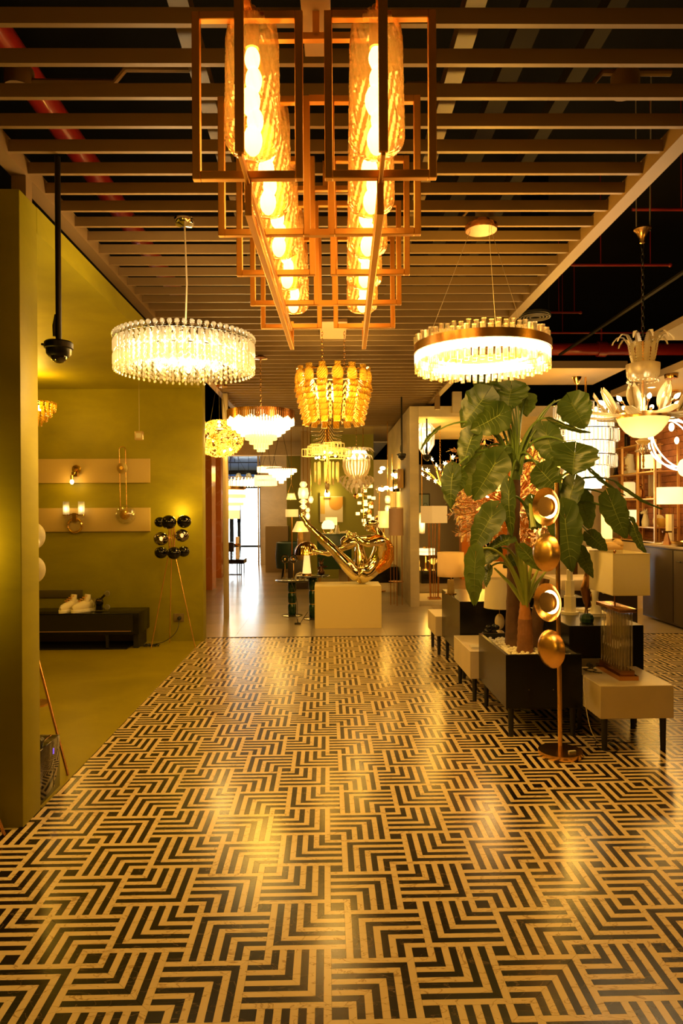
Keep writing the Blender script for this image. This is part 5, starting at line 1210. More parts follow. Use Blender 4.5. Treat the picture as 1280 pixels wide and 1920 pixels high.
lit_stack('glass_totem_pendant', 'smaller hanging glass bobbin light beside the big totem', 577, 13.3, [(952, 961, .03, .045), (961, 975, .03, .045)], hang=3.2, watts=2)
lit_stack('glass_totem_pendant', 'tiny hanging amber glass light above the sitting figure foot', 583, 13.6, [(930, 944, .03, .05)], hang=3.2, watts=1)
# pendant bell, drum, cone
Zf = lambda py, Y: 1.5 + (957 - py) * Y / 1285
c = at(546, 932, 14.0); t = thing('bell_pendant', 'clear glass bell pendant lamp on splayed cords before the sage wall', 'pendant lamp', (c.x, 14, Zf(937, 14)))
MB().shell([(.105, 0), (.07, .13)], n=24, t=.004).build('shade', crystal, t); MB().sph((0, 0, .06), .03, 8, 6).build('bulb', bulb_m, t); MB().tube([(-.07, 0, .13), (0, 0, .35), (0, 0, 3.16 - Zf(937, 14))], .005).tube([(.07, 0, .13), (0, 0, .35)], .005).build('cord', gold, t); lamp((0, 0, .02), 3, SOFT, .03, t)
def shade_floor_lamp(label, px, Y, y0, y1, wpx, w2=None, zfloor=.0035, em=1.0, legs=1, col_=None):
    c = at(px, y1, Y); t = thing('floor_lamp', label, 'floor lamp', (c.x, Y, zfloor)); r0 = wpx / 2 * Y / 1285; r1 = (w2 or wpx) / 2 * Y / 1285; z0, z1 = Zf(y1, Y) - zfloor, Zf(y0, Y) - zfloor
    MB().shell([(r0, z0), (r1, z1)], n=32, t=.004).build('shade', col_ or mat('lamp_linen_%d' % int(em * 10), (.85, .7, .42), .8, em=(1, .58, .16), es=em), t)
    MB().tube([(0, 0, .02), (0, 0, z1 - .02)], .012).lathe([(0, 0), (.13, 0), (.13, .02), (0, .02)], n=28).build('stand', gold, t)
    if em: lamp((0, 0, (z0 + z1) / 2), 3 * em, SOFT, .05, t)
    return t
shade_floor_lamp('floor lamp with a plain glowing drum shade before the sage wall', 547, 14.4, 955, 969, 24, em=.9)
c = at(563, 1000, 13.2); t = thing('cone_shade_lamp', 'squat ochre urn table lamp with a wide glowing cone shade', 'table lamp', (c.x, 13.2, .55)); z = Zf(997, 13.2) - .55
MB().shell([(.16, z), (.07, z + .2)], n=28, t=.004).build('shade', mat('lamp_linen_9', (.85, .7, .42), .8, em=(1, .58, .16), es=.9), t)
MB().lathe([(0, 0), (.09, 0), (.12, .10), (.115, .20), (.06, .28), (.05, z), (0, z)], n=24).build('urn', mat('ochre_ceramic', (.45, .26, .07), .4, var=.3, vscale=12), t); lamp((0, -.15, z + .05), 2, SOFT, .05, t)
tag(MB().bx(-.75, -.35, 13.0, 13.5, .0035, .55).build('low_stand', mat('dark_brown_stand', (.05, .03, .02), .4), smooth=False, bevel=.005), 'low dark stand carrying the urn lamp with the cone shade', 'stand')
t = thing('armchair', 'dark teal tub armchair beside the taupe partition', 'armchair', (at(543, 1045, 15.2).x, 15.25, .0035))
MB().lathe([(.30, .22), (.32, .45), (.30, .78), (.24, .80), (.22, .48), (0, .46), (0, .22)], n=28).build('shell', mat('teal_velvet', (.015, .05, .05), .6), t)
for a in range(4): MB().tube([(.2 * math.cos(a * PI / 2 + .78), .2 * math.sin(a * PI / 2 + .78), .22), (.24 * math.cos(a * PI / 2 + .78), .24 * math.sin(a * PI / 2 + .78), 0)], .014).build('leg', black_metal, t)
# ---- far chandeliers over the entrance aisle
def crystal_disc(name, label, px, Y, y0, y1, wpx, rows, es=2.2, mt=None, hang=3.16, watts=12, band=False):
    c = at(px, y1, Y); z0 = Zf(y1, Y); H_ = Zf(y0, Y) - z0; R = wpx / 2 * Y / 1285
    t = thing(name, label, 'chandelier', (c.x, Y, z0)); g = mt or mat('far_glow_%d' % int(es * 10), (1, .9, .7), .4, em=(1, .72, .34), es=es)
    for i, (fr, a, b_) in enumerate(rows):
        n = max(8, int(fr * 44)); b = MB()
        for k in range(n): q = 2 * PI * k / n; b.lathe([(0, a * H_), (.016, a * H_ + .01), (.016, b_ * H_ - .01), (0, b_ * H_)], (R * fr * math.cos(q), R * fr * math.sin(q), 0), 5)
        b.build('crystal_row', g, t, kind='stuff')
    MB().torus((0, 0, H_), R * rows[0][0], .012, 36).build('frame', gold, t)
    if band: MB().shell([(R * 1.01, H_ * .42), (R * 1.01, H_ * .58)], n=40, t=.004).build('band', copper, t)
    for s in (-1, 1): MB().tube([(s * R * .6, 0, H_), (s * .03, 0, hang - z0)], .005, 5).build('wire', black_metal, t)
    if watts: lamp((0, 0, -.08), watts, SOFT, .15, t)
    return t
crystal_disc('crystal_plate_chandelier', 'glowing crystal plate chandelier with a pointed core, nearest the sage wall', 527, 14.5, 879, 907, 56, ((1, .75, 1), (.8, .6, .95), (.55, .4, .85), (.3, .2, .7), (.12, 0, .6)), 2.6)
crystal_disc('ring_chandelier', 'small rod ring chandelier with copper band and a dark finial beneath', 498, 16.0, 891, 911, 40, ((1, 0, 1), (.85, 0, .9)), 1.3, band=True, watts=6)
crystal_disc('crystal_ring_chandelier', 'flat crystal ring chandelier above the small copper-banded ring', 505, 17.5, 875, 886, 44, ((1, 0, 1), (.8, 0, .8)), 2.2, watts=8)
t = thing('tiered_drum_chandelier', 'huge gold chandelier of three glowing stepped drums before the glass door', 'chandelier', (at(418, 940, 18).x, 18, Zf(972, 18)))
Z = lambda py: Zf(py, 18) - Zf(972, 18)
for w2_, a, b_ in ((84, 918, 933), (76, 933, 947), (62, 947, 972)):
    r = w2_ / 2 * 18 / 1285; MB().lathe([(0, Z(b_)), (r, Z(b_)), (r, Z(a)), (0, Z(a))], n=48).build('drum', mat('drum_glow', (1, .8, .5), .5, em=(1, .66, .26), es=1.25), t)
    MB().shell([(r * 1.01, Z(a) - .12), (r * 1.01, Z(a) - .02)], n=48, t=.01).build('light_line', bulb_hot, t)
MB().shell([(.60, Z(917)), (.60, Z(912))], n=40, t=.01).build('brass_band', brass, t); MB().tube([(-.2, 0, Z(915)), (-.2, 0, 3.16 - Zf(972, 18))], .008).build('hanger', black_metal, t); MB().tube([(.2, 0, Z(915)), (.2, 0, 3.16 - Zf(972, 18))], .008).build('hanger', black_metal, t)
lamp((0, -.9, Z(940)), 60, SOFT, .2, t)
crystal_disc('crystal_ring_chandelier', 'wide sparkling crystal ring chandelier right above the stepped drums', 440, 20, 896, 912, 92, ((1, 0, 1), (.9, .1, .9), (.7, 0, .8)), 3, watts=16)
for px, s in ((447, 'clear glass dome pendant before the dark transom, nearer the gold post'), (466, 'clear glass dome pendant before the dark transom, nearer the beige wall')):
    c = at(px, 893, 21); t = thing('glass_dome_pendant', s, 'pendant lamp', (c.x, 21, Zf(898, 21))); MB().shell([(.10, 0), (.10, .08), (.06, .17), (.01, .19)], n=20, t=.004).build('dome', crystal, t); MB().sph((0, 0, .03), .035, 8, 6).build('bulb', bulb_m, t); MB().tube([(0, 0, .19), (0, 0, 3.16 - Zf(898, 21))], .006).build('cord', black_metal, t)
tag(MB().box((at(455, 875, 22).x, 22, 3.04), (2.2, .04, .03)).tube([(at(440, 875, 22).x, 22, 3.04), (at(440, 875, 22).x, 22, 3.16)], .01).build('hanging_rail', black_metal), 'long black hanging rail across the entrance aisle below the glossy ceiling', 'rail')
t = thing('black_top_table', 'low table with angular black top on thin black frame by the marble column', 'table', (at(436, 1058, 16.3).x, 16.3, .0035))
MB().bx(-.5, .30, -.3, .3, .26, .36).build('top', black_lac, t, smooth=False)
for x in (-.45, .14, .24):
    for y in (-.25, .25): MB().box((x, y, .13), (.02, .02, .26)).build('leg', black_metal, t, smooth=False)
MB().box((-.1, -.25, .01), (.7, .02, .02)).build('stretcher', black_metal, t, smooth=False)
t = thing('black_box_speaker', 'black square box lamp on the low black-topped table', 'speaker', (at(433, 1020, 16.3).x, 16.3, .3635)); MB().box((0, 0, .28), (.12, .16, .22)).tube([(0, 0, 0), (0, 0, .18)], .02).build('box', black_lac, t, smooth=False)
t = thing('candle_lamp', 'cream column lamp with amber cup on the low black-topped table', 'table lamp', (at(445, 1020, 16.3).x, 16.3, .3635)); MB().lathe([(0, 0), (.045, 0), (.045, .52), (0, .52)], n=16).build('column', mat('candle_cream', (.8, .6, .35), .5, em=(1, .55, .15), es=.25), t); MB().lathe([(.05, .28), (.085, .33), (.085, .36), (.05, .36)], n=16).build('cup', gold, t)
t = thing('door_closer_column', 'black access reader column standing before the glass door frame', 'column', (at(445, 1000, 26).x, 26.5, .0035)); MB().box((0, 0, 1.5), (.13, .1, .9)).box((0, 0, .6), (.12, .1, 1.2)).box((.06, 0, 1.9), (.2, .06, .12)).build('post', black_metal, t, smooth=False)
# ---- bubble chandelier before the sage wall
c = at(681, 950, 13.75); t = thing('cube_cluster_chandelier', 'cascade chandelier of glowing glass cubes and brass balls over the figure head', 'chandelier', (c.x, 13.75, Zf(985, 13.75)))
cm = MB().box((0, 0, 0), (.075, .075, .06)).mesh('glass_cube', mat('cube_glow', (1, .8, .5), .3, em=(1, .66, .22), es=2.6), smooth=False)
cubes_ = [(675, 928), (684, 920), (684, 912), (694, 912), (692, 932), (700, 934), (685, 940), (674, 943), (695, 950), (685, 946), (680, 958), (670, 963), (686, 956), (692, 968), (682, 976), (684, 983), (698, 972), (668, 930)]
for px, py in cubes_:
    p = at(px, py, 13.75) - t.location; o = inst('glass_cube', cm, t, (p.x, random.uniform(-.1, .1), p.z)); MB().tube([(p.x, 0, p.z), (0, 0, p.z + .05)], .004, 5).build('arm', gold, t)
for px, py in ((667, 930), (695, 945), (692, 960), (708, 970)): p = at(px, py, 13.75) - t.location; MB().sph((p.x, -.05, p.z), .055, 12, 8).build('brass_ball', copper, t)
MB().tube([(0, 0, 0), (0, 0, 3.16 - Zf(985, 13.75))], .008).build('stem', gold, t)
lamp((0, -.3, .3), 10, SOFT, .1, t); lamp((.1, -.25, .7), 8, SOFT, .1, t)
# ---- arc lamp, wall group on the portal wall
t = thing('arc_floor_lamp', 'slender brass arc floor lamp with a glowing glass globe', 'floor lamp', (.95, 12.6, .0035))
p = at(712, 917, 12.6) - t.location
MB().tube(bez((.0, 0, 0), (-.02, 0, 1.3), p, 12), .007, 8).lathe([(0, 0), (.12, 0), (.12, .02), (0, .02)], n=24).build('stem', brass, t); MB().sph(p, .075, 16, 12).build('globe', clear_glass, t); MB().sph(p, .035, 8, 6).build('bulb', bulb_m, t); lamp(p + Vector((0, -.1, 0)), 3, SOFT, .04, t)
t = thing('flower_wall_lamp', 'white glass flower and jar wall lamps on the cream portal wall', 'wall lamp', (1.18, 12.2, 2.0))
for px, py, r in ((717, 878, .05), (713, 885, .04), (724, 915, .05), (735, 917, .05), (716, 918, .045)):
    p = at(px, py, 12.2) - t.location; MB().sph(p, (r, r, r * .7), 10, 8).build('blossom', bulb_m, t)
MB().tube([(-.02, 0, -.2), (-.02, 0, .5)], .008).build('rod', gold, t); lamp((-.12, -.1, .1), 6, SOFT, .05, t)
t = thing('wall_cabinet_lamp', 'mirrored gold box wall lamp high on the cream portal wall', 'wall lamp', (1.255, 11.6, Zf(902, 11.6)))
MB().bx(-.11, -.01, -.45, .25, -.14, .17).build('box', mat('amber_mirror', (.7, .48, .2), .1, .7), t, smooth=False); MB().bx(-.12, -.0, .25, .30, -.18, .2).build('side', black_metal, t, smooth=False)
MB().tube([(-.12, -.2, .02), (-.16, -.2, .02), (-.16, -.2, .06)], .012).build('arm', gold, t); MB().sph((-.16, -.2, .09), .03, 8, 6).build('bulb', bulb_m, t)
lit_stack('jar_pendant', 'string of three glowing amber glass jars beside the pink cylinder lamp', 727, 12.4, [(930, 945, .04, .05), (948, 962, .04, .05), (970, 982, .04, .05)], hang=3.1, watts=5)
t = thing('cylinder_floor_lamp', 'floor lamp with a tall pinkish cylinder shade and a small round shelf', 'floor lamp', (at(743, 1137, 10.75).x, 10.75, .0035)); Z = lambda py: Zf(py, 10.75) - .0035
MB().lathe([(.0, Z(1005)), (.115, Z(1005)), (.115, Z(954)), (0, Z(954))], n=32).build('shade', mat('pink_linen', (.60, .40, .27), .8), t)
for dx, dy in ((-.09, 0), (-.03, .07), (.09, 0), (.0, -.09)): MB().tube([(dx, dy, 0), (dx, dy, Z(1000))], .006).build('rod', copper, t)
MB().lathe([(0, Z(1092)), (.12, Z(1092)), (.12, Z(1091)), (0, Z(1091))], n=28).build('shelf', copper, t); MB().torus((0, 0, Z(953)), .115, .006, 28).build('rim', gold, t)
MB().tube([(0, 0, Z(954)), (0, 0, Z(905))], .004).build('top_rod', gold, t)
tag(MB().bx(.72, 1.24, 12.0, 12.6, .22, .50).build('wall_console', black_lac, smooth=False, bevel=.004), 'black wall console low behind the pink cylinder floor lamp', 'console')
t = thing('shade_table_lamp', 'glowing cream drum lamp half behind the figure shoulder', 'table lamp', (at(719, 1020, 12.3).x, 12.3, .50)); MB().shell([(.10, .68), (.10, .98)], n=24, t=.004).build('shade', mat('lamp_linen_9'), t); MB().lathe([(.06, 0), (.02, .04), (.015, .7)], n=16).build('base', gold, t); lamp((0, -.2, .8), 3, SOFT, .05, t)
# ---- inside the portal room
t = thing('lantern_chandelier', 'faceted lantern chandelier packed with glowing crystals under the portal beam', 'chandelier', (at(797, 820, 11.5).x, 11.5, Zf(853, 11.5))); Z = lambda py: Zf(py, 11.5) - Zf(853, 11.5)
MB().lathe([(.05, 0), (.15, Z(835)), (.17, Z(805)), (.06, Z(790))], n=6).build('glass_body', crystal, t, smooth=False)
for k in range(6): q = PI * k / 3; MB().tube([(.05 * math.cos(q), .05 * math.sin(q), 0), (.15 * math.cos(q), .15 * math.sin(q), Z(835)), (.17 * math.cos(q), .17 * math.sin(q), Z(805)), (.06 * math.cos(q), .06 * math.sin(q), Z(790))], .005, 5).build('rib', gold, t)
b = MB()
for i in range(26): b.sph((random.uniform(-.09, .09), random.uniform(-.09, .09), random.uniform(.08, .5)), .022, 6, 4)
b.build('crystals', bulb_hot, t, kind='stuff'); MB().tube([(0, 0, Z(790)), (0, 0, 2.95 - Zf(853, 11.5))], .006).build('rod', gold, t); lamp((0, -.3, .3), 16, SOFT, .1, t)
t = thing('flower_cluster_chandelier', 'spray chandelier of small glowing glass flowers on wires inside the portal room', 'chandelier', (at(825, 900, 12.5).x, 12.5, Zf(900, 12.5)))
fm = MB()
for k in range(6): q = PI * k / 3; fm.add([(0, 0, 0), (.03 * math.cos(q - .4), .03 * math.sin(q - .4), .02), (.055 * math.cos(q), .055 * math.sin(q), .035), (.03 * math.cos(q + .4), .03 * math.sin(q + .4), .02)], [(0, 1, 2, 3)])
fm.sph((0, 0, .015), .016, 8, 6); fm = fm.mesh('glass_flower', mat('flower_glow', (1, .9, .7), .4, em=(1, .78, .42), es=4))
for px, py in ((790, 890), (800, 883), (802, 897), (816, 873), (808, 862), (822, 880), (834, 870), (848, 858), (853, 880), (790, 880), (815, 903), (828, 893), (838, 900), (858, 893), (830, 912)):
    p = at(px, py, 12.5 + random.uniform(-.2, .2)) - t.location; inst('glass_flower', fm, t, p, (1.2, random.uniform(-.5, .5), random.uniform(0, 3))); MB().tube(bez((0, 0, -.12), (p.x * .4, 0, p.z * .5), p, 5), .003, 5).build('twig', gold, t)
chain_mb((0, 0, 0), (0, 0, 2.95 - Zf(900, 12.5)), .05).build('chain', gold, t); lamp((0, -.3, .05), 30, SOFT, .2, t); lamp((.9, .9, -.2), 34, SOFT, .2, t)  # last lamp is an added fill off the fixture, brightening the portal room
t = thing('framed_picture', 'black framed pale blue picture of an arch lamp on the grey wall', 'picture', (at(792, 950, 16.95).x, 16.95, Zf(950, 16.95))); MB().box((0, 0, 0), (.36, .03, .62)).build('frame', black_metal, t, smooth=False)
MB().box((0, -.018, 0), (.31, .004, .56)).build('print', mat('pale_blue_print', (.45, .62, .70), .5), t, smooth=False); MB().tube([(0.0, -.022, -.2), (0, -.022, .0), (.04, -.022, .07), (.09, -.022, .07), (.12, -.022, 0), (.12, -.022, -.2)], .006, 6).build('arch_drawing', black_metal, t)
lit_stack('tube_pendant', 'long narrow glowing fabric tube pendant beside the cube shade lamp', 791, 12.8, [(962, 1002, .05, .055)], hang=2.95, watts=3)
t = thing('round_glass_lamp', 'flat white glass drum table lamp on the far portal console', 'table lamp', (at(798, 1035, 12).x, 12.0, .44)); z = Zf(1035, 12) - .44
MB().lathe([(0, z - .06), (.16, z - .06), (.16, z - .008), (.16, z + .045), (0, z + .05)], n=32).build('shade', mat('lamp_linen_25', (.9, .8, .6), .5, em=(1, .72, .32), es=2.0), t); MB().torus((0, 0, z - .005), .161, .004, 32).lathe([(.08, 0), (.02, .03), (.015, z - .06)], n=20).lathe([(0, z + .05), (.05, z + .05), (.05, z + .08), (0, z + .08)], n=16).build('stem', gold, t); lamp((0, -.2, z - .15), 4, SOFT, .05, t)
tag(MB().bx(1.62, 2.18, 11.85, 12.4, .22, .44).build('wall_console', black_lac, smooth=False, bevel=.004), 'black console low inside the portal room under the white glass lamp', 'console')
t = thing('statuette', 'small cream seated statuette on the far portal console', 'statue', (at(788, 1070, 11.95).x - .06, 11.93, .44)); MB().box((0, 0, .03), (.11, .08, .06)).tube([(0, 0, .06), (0, 0, .14), (.01, 0, .21), (0, 0, .25)], [.04, .045, .028, .03], 10).sph((0, 0, .28), .03, 10, 8).build('figure', mat('plaster_cream'), t)
t = thing('shell_ornament', 'white coral shell ornament on the far portal console', 'ornament', (at(812, 1070, 11.95).x, 11.93, .44))
b = MB()
for k in range(9): a = -.9 + k * .22; b.tube([(0, 0, .1), (.06 * math.sin(a), .0, .1 + .06 * math.cos(a)), (.12 * math.sin(a), .01, .1 + .12 * math.cos(a))], [.012, .016, .004], 6)
b.lathe([(.03, 0), (.012, .03), (.012, .1)], n=12).build('shell', mat('plaster_cream'), t)
t = thing('cube_shade_floor_lamp', 'floor lamp with a cream box shade on six slim brass legs inside the portal', 'floor lamp', (at(815, 1132, 10.9).x, 10.95, .07)); Z = lambda py: Zf(py, 10.95) - .07
MB().box((0, 0, (Z(950) + Z(982)) / 2), (.30, .30, Z(950) - Z(982)), rz=.5).build('shade', mat('lamp_linen_4', (.8, .66, .4), .8, em=(1, .58, .16), es=.35), t, smooth=False)
for k in range(6): q = PI * k / 3 + .2; MB().tube([(.07 * math.cos(q), .05 * math.sin(q), .02), (.10 * math.cos(q), .08 * math.sin(q), Z(982))], .007).build('leg', copper, t)
MB().box((0, 0, .012), (.20, .16, .024)).build('base', copper, t, smooth=False)
# coral chandelier
t = thing('gold_coral_chandelier', 'large gold twig and leaf burst chandelier glittering behind the plant', 'chandelier', (at(955, 950, 7.6).x, 7.6, Zf(950, 7.6)))
gl = mat('glitter_gold', (.92, .66, .36), .22, 1, bump=1, bscale=120); random.seed(9); tw = MB()
tm = MB(); tm.tube([(0, 0, 0), (.03, 0, .3), (0, 0, .62)], [.008, .007, .004], 6)
for i in range(16):
    zq = .34 + .28 * i / 16; a = i * 2.4; d = Vector((math.cos(a), math.sin(a), .7)).normalized(); p = Vector((0, 0, zq)); sdv = d.cross(Vector((0, 0, 1))).normalized(); L = .09
    tm.add([p, p + d * L * .5 + sdv * .018, p + d * L, p + d * L * .5 - sdv * .018], [(0, 1, 2, 3)], 1)
tm = tm.mesh('gold_branch', [copper, gl])
for i in range(110):
    u = -.6 + 1.55 * (i / 109); a = i * 2.39996; s = math.sqrt(max(0.02, 1 - u * u * .9)); d = Vector((math.cos(a) * s, math.sin(a) * s * .7, u)); sc_ = random.uniform(.9, 1.25) * (1.3 if u > .6 else 1)
    o = inst('gold_branch', tm, t, (0, 0, 0), (0, 0, 0), None); o.matrix_local = aim(d).to_4x4() @ Matrix.Scale(sc_, 4)
MB().sph((0, 0, 0), .05, 14, 10).tube([(0, 0, 0), (0, 0, 3.05 - Zf(950, 7.6))], .010).build('hub', copper, t)
for i in range(8): a = i * PI / 4; MB().sph((.25 * math.cos(a), .2 * math.sin(a), .1 * (-1) ** i), (.018, .018, .03), 8, 6).build('bulb', bulb_m, t)
lamp((-.35, -.45, .25), 20, (1, .55, .16), .1, t); lamp((.3, -.4, -.2), 14, (1, .55, .16), .1, t)
# ================================================================== RIGHT WALL: CABINET, SHELVES, LAMPS
t = thing('sideboard', 'dark taupe built-in sideboard with a stone top beneath the brick wall', 'cabinet', (4.68, 7.9, 0))
MB().bx(-.32, .40, -1.9, 1.5, .03, .99).build('body', mat('dark_taupe_lacquer', (.045, .030, .018), .4), t, smooth=False)
MB().bx(-.34, .42, -1.92, 1.52, .99, 1.02).build('top', mat('stone_top', (.5, .4, .26), .25), t, smooth=False, bevel=.003)
for k in range(4):
    d = MB().bx(-.338, -.32, -1.88 + k * .84, -1.06 + k * .84, .06, .97).build('door', mat('dark_taupe_lacquer'), t, smooth=False, bevel=.002)
    MB().tube([(-.355, -1.14 + k * .84 - .02, .84), (-.355, -1.14 + k * .84 - .12, .84)], .008).tube([(-.34, -1.14 + k * .84 - .07, .84), (-.355, -1.14 + k * .84 - .07, .84)], .008).build('handle', black_metal, d)
sh = thing('shelving_unit', 'open brass-framed shelving unit stepping back before the brick wall', 'shelf', (4.9, 10.8, 0))
bf = mat('brass_frame', (.86, .58, .24), .35, .85)
for y in (-1.0, -.45, .1, .7):
    for x in (-.17, .17): MB().box((x, y, 1.75), (.03, .03, 1.5)).build('upright', bf, sh, smooth=False)
for i, z in enumerate((1.02, 1.23, 1.65, 2.05, 2.48)):
    MB().bx(-.19, .19, -1.02 + (.5 if i == 4 else 0), .72, z - .018, z).build('shelf_board', bf, sh, smooth=False)
MB().bx(-.19, .19, -1.02, .72, 0, .98).build('cupboard', cream_board, sh, smooth=False)
def on_shelf(name, label, cat, px, shelf_z, Y): c = at(px, 957, Y); return thing(name, label, cat, (4.9 if abs(c.x - 4.9) > .12 else c.x, Y, shelf_z))
Yx = lambda px, x=4.88: x * 1285 / (px - 613)
t = thing('mask_sculpture', 'black and gold mask sculpture on the third shelf before the cream wall', 'sculpture', (4.86, Yx(1161), 2.05)); MB().tube([(0, 0, 0), (0, 0, .08), (0, 0, .14)], [.05, .03, .03], 10).sph((0, 0, .22), (.05, .06, .10), 14, 10).build('head', black_lac, t); MB().sph((-.035, -.02, .24), (.025, .03, .05), 10, 8).build('gold_face', gold, t)
t = thing('stone_head_bust', 'white carved stone head bust beside the black and gold mask', 'sculpture', (4.86, Yx(1189), 2.05)); MB().box((0, 0, .03), (.14, .16, .06)).tube([(0, 0, .05), (0, 0, .14), (-.02, 0, .22), (0, 0, .32)], [.06, .065, .07, .05], 12).box((-.07, 0, .20), (.04, .03, .09)).box((-.06, 0, .27), (.04, .11, .025)).box((-.06, 0, .11), (.04, .08, .03)).build('bust', mat('plaster_white', (.8, .74, .6), .6), t)
t = thing('black_carving', 'dark openwork carving on the highest shelf under the big glass bowl', 'sculpture', (4.86, Yx(1183), 2.48)); MB().box((0, 0, .09), (.05, .10, .18)).box((0, .03, .12), (.06, .03, .22)).build('carving', black_lac, t, smooth=False)
t = thing('fluted_column_lamp', 'table lamp with a bright white drum shade on a fluted glass column', 'table lamp', (4.90, Yx(1226, 4.9), 1.65))
b = MB()
for k in range(10): q = 2 * PI * k / 10; b.tube([(.035 * math.cos(q), .035 * math.sin(q), .03), (.035 * math.cos(q), .035 * math.sin(q), .36)], .009, 6)
b.build('glass_column', frost, t); MB().box((0, 0, .015), (.11, .11, .03)).box((0, 0, .37), (.09, .09, .025)).tube([(0, 0, .38), (0, 0, .5)], .006).build('fittings', gold, t); MB().lathe([(0, .46), (.14, .46), (.14, .66), (0, .66)], n=32).build('shade', mat('bright_linen', (.95, .85, .6), .8, em=(1, .70, .30), es=1.6), t); lamp((-.3, -.1, .5), 4, SOFT, .05, t)
t = thing('gold_figurine', 'dark gold winged figurine standing on the middle shelf beside the fluted lamp', 'figurine', (4.84, Yx(1211), 1.65)); MB().box((0, 0, .015), (.09, .07, .03)).tube([(0, 0, .03), (0, 0, .12), (0, 0, .18)], [.03, .035, .015], 10).sph((0, 0, .21), .025, 10, 8).tube([(0, 0, .14), (0, .05, .22), (0, .07, .27)], [.02, .02, .004], 8).build('figure', mat('bronze'), t)
t = thing('cube_lantern', 'white glowing cube lantern on the shelf behind the narrow leaf', 'table lamp', (4.86, Yx(1185), 1.65)); MB().box((0, 0, .15), (.16, .2, .26)).build('cube', mat('cube_soft', (.9, .8, .6), .5, em=(1, .66, .25), es=.9), t, smooth=False, bevel=.03); MB().box((0, 0, .01), (.16, .2, .02)).build('foot', gold, t, smooth=False)
t = thing('small_lit_shade', 'short white lit drum shade on the low shelf behind the dark leaf', 'table lamp', (4.86, Yx(1191), 1.23)); MB().lathe([(0, .05), (.085, .05), (.085, .25), (0, .25)], n=24).build('shade', mat('bright_linen'), t); MB().lathe([(.05, 0), (.03, .05)], n=16).build('foot', gold, t)
t = thing('dog_statuette', 'white sitting animal statuette on the low shelf beside the black bottle', 'statue', (4.84, Yx(1220), 1.23)); MB().tube([(0, 0, 0), (0, 0, .07), (0, 0, .15), (0, 0, .19)], [.055, .06, .04, .03], 12).sph((-.01, 0, .215), (.045, .04, .036), 12, 8).tube([(-.04, 0, .21), (-.075, 0, .20)], [.022, .016], 8).tube([(.0, .03, .24), (0, .045, .27)], [.014, .004], 6).tube([(0, -.03, .24), (0, -.045, .27)], [.014, .004], 6).build('figure', mat('plaster_white'), t)
t = thing('black_bottle', 'square black bottle ornament on the low shelf', 'bottle', (4.84, Yx(1210), 1.23)); MB().box((0, 0, .10), (.06, .06, .20)).tube([(0, 0, .2), (0, 0, .23)], .014).build('bottle', black_lac, t, smooth=False)
t = thing('disc_bowl_ornament', 'amber bowl and round stone disc leaning together on the low shelf', 'ornament', (4.84, Yx(1246), 1.23)); MB().lathe([(0, 0), (.09, 0), (.09, .02), (0, .02)], (0, 0, .09), 28, M=aim((-1, -.6, .2))).build('disc', travert, t); MB().shell([(.04, .0), (.085, .06), (.09, .13)], (0, -.09, 0), 24, t=.006).build('bowl', mat('amber_ceramic', (.6, .34, .06), .4), t)
t = thing('column_table_lamp', 'table lamp with a lit cream drum shade on a faceted marble column', 'table lamp', (4.72, Yx(1261, 4.72), 1.02)); Yl = Yx(1261, 4.72)
MB().lathe([(.0, .02), (.055, .02), (.055, .40), (0, .40)], n=8).build('column', mat('white_marble', (.75, .66, .5), .3, var=.12), t, smooth=False); MB().box((0, 0, .01), (.14, .14, .02)).tube([(0, 0, .4), (0, 0, .55)], .006).build('fittings', gold, t); MB().lathe([(0, Zf(949, Yl) - 1.02), (.165, Zf(949, Yl) - 1.02), (.165, Zf(917, Yl) - 1.02), (0, Zf(917, Yl) - 1.02)], n=32).build('shade', mat('bright_linen'), t); lamp((-.3, -.1, .5), 5, SOFT, .05, t)
Ya = Yx(1255, 4.5); t = thing('bronze_anvil_ornament', 'small bronze pyramid ornament with a flat cap on the sideboard', 'ornament', (4.5, 9.0, 1.02)); MB().lathe([(.06, 0), (.015, .16)], n=4).box((0, 0, .17), (.12, .04, .02)).build('pyramid', mat('bronze'), t, smooth=False)
t = thing('open_magazine', 'open white magazine lying on the sideboard before the shelves', 'magazine', (4.55, 9.2, 1.02)); MB().box((-.01, 0, .006), (.16, .24, .008)).build('pages', white_paint, t, smooth=False)
t = thing('gold_cloth_bowl', 'crumpled golden bowl at the edge of the sideboard', 'bowl', (4.5, 8.62, 1.02)); MB().shell([(.04, 0), (.10, .03), (.13, .06)], n=20, t=.005, lobes=5, amp=.08).build('bowl', gold, t)
t = thing('neon_loop_pendant', 'bright white looping LED tube pendant at the brick wall', 'pendant lamp', (4.55, 8.9, 2.35))
for k, (rx, rz_, tilt) in enumerate(((.34, .30, .3), (.28, .36, -.5), (.38, .22, .9))): MB().torus((0, 0, 0), .32, .012, 48, 8, M=Matrix.Rotation(tilt, 3, 'Y') @ Matrix.Rotation(PI / 2, 3, 'X') @ Matrix.Diagonal((rx / .32, rz_ / .32, 1))).build('led_loop', mat('neon', (1, 1, 1), .5, em=(1, .86, .62), es=5), t)
MB().tube([(0, 0, .3), (0, 0, .70)], .004).tube([(.1, 0, .3), (.1, 0, .70)], .004).lathe([(0, .68), (.06, .68), (.06, .70), (0, .70)], n=20).build('hanger', gold, t); lamp((-.2, -.2, 0), 34, SOFT, .2, t)
t = thing('globe_pendant', 'white globe pendant at the picture edge beside the brick wall', 'pendant lamp', (at(1279, 880, 7.6).x + .02, 7.6, Zf(880, 7.6))); MB().sph((0, 0, 0), (.07, .07, .10), 20, 14).build('globe', bulb_soft, t); MB().tube([(0, 0, .1), (0, 0, 3.05 - Zf(880, 7.6))], .004).build('cord', gold, t)
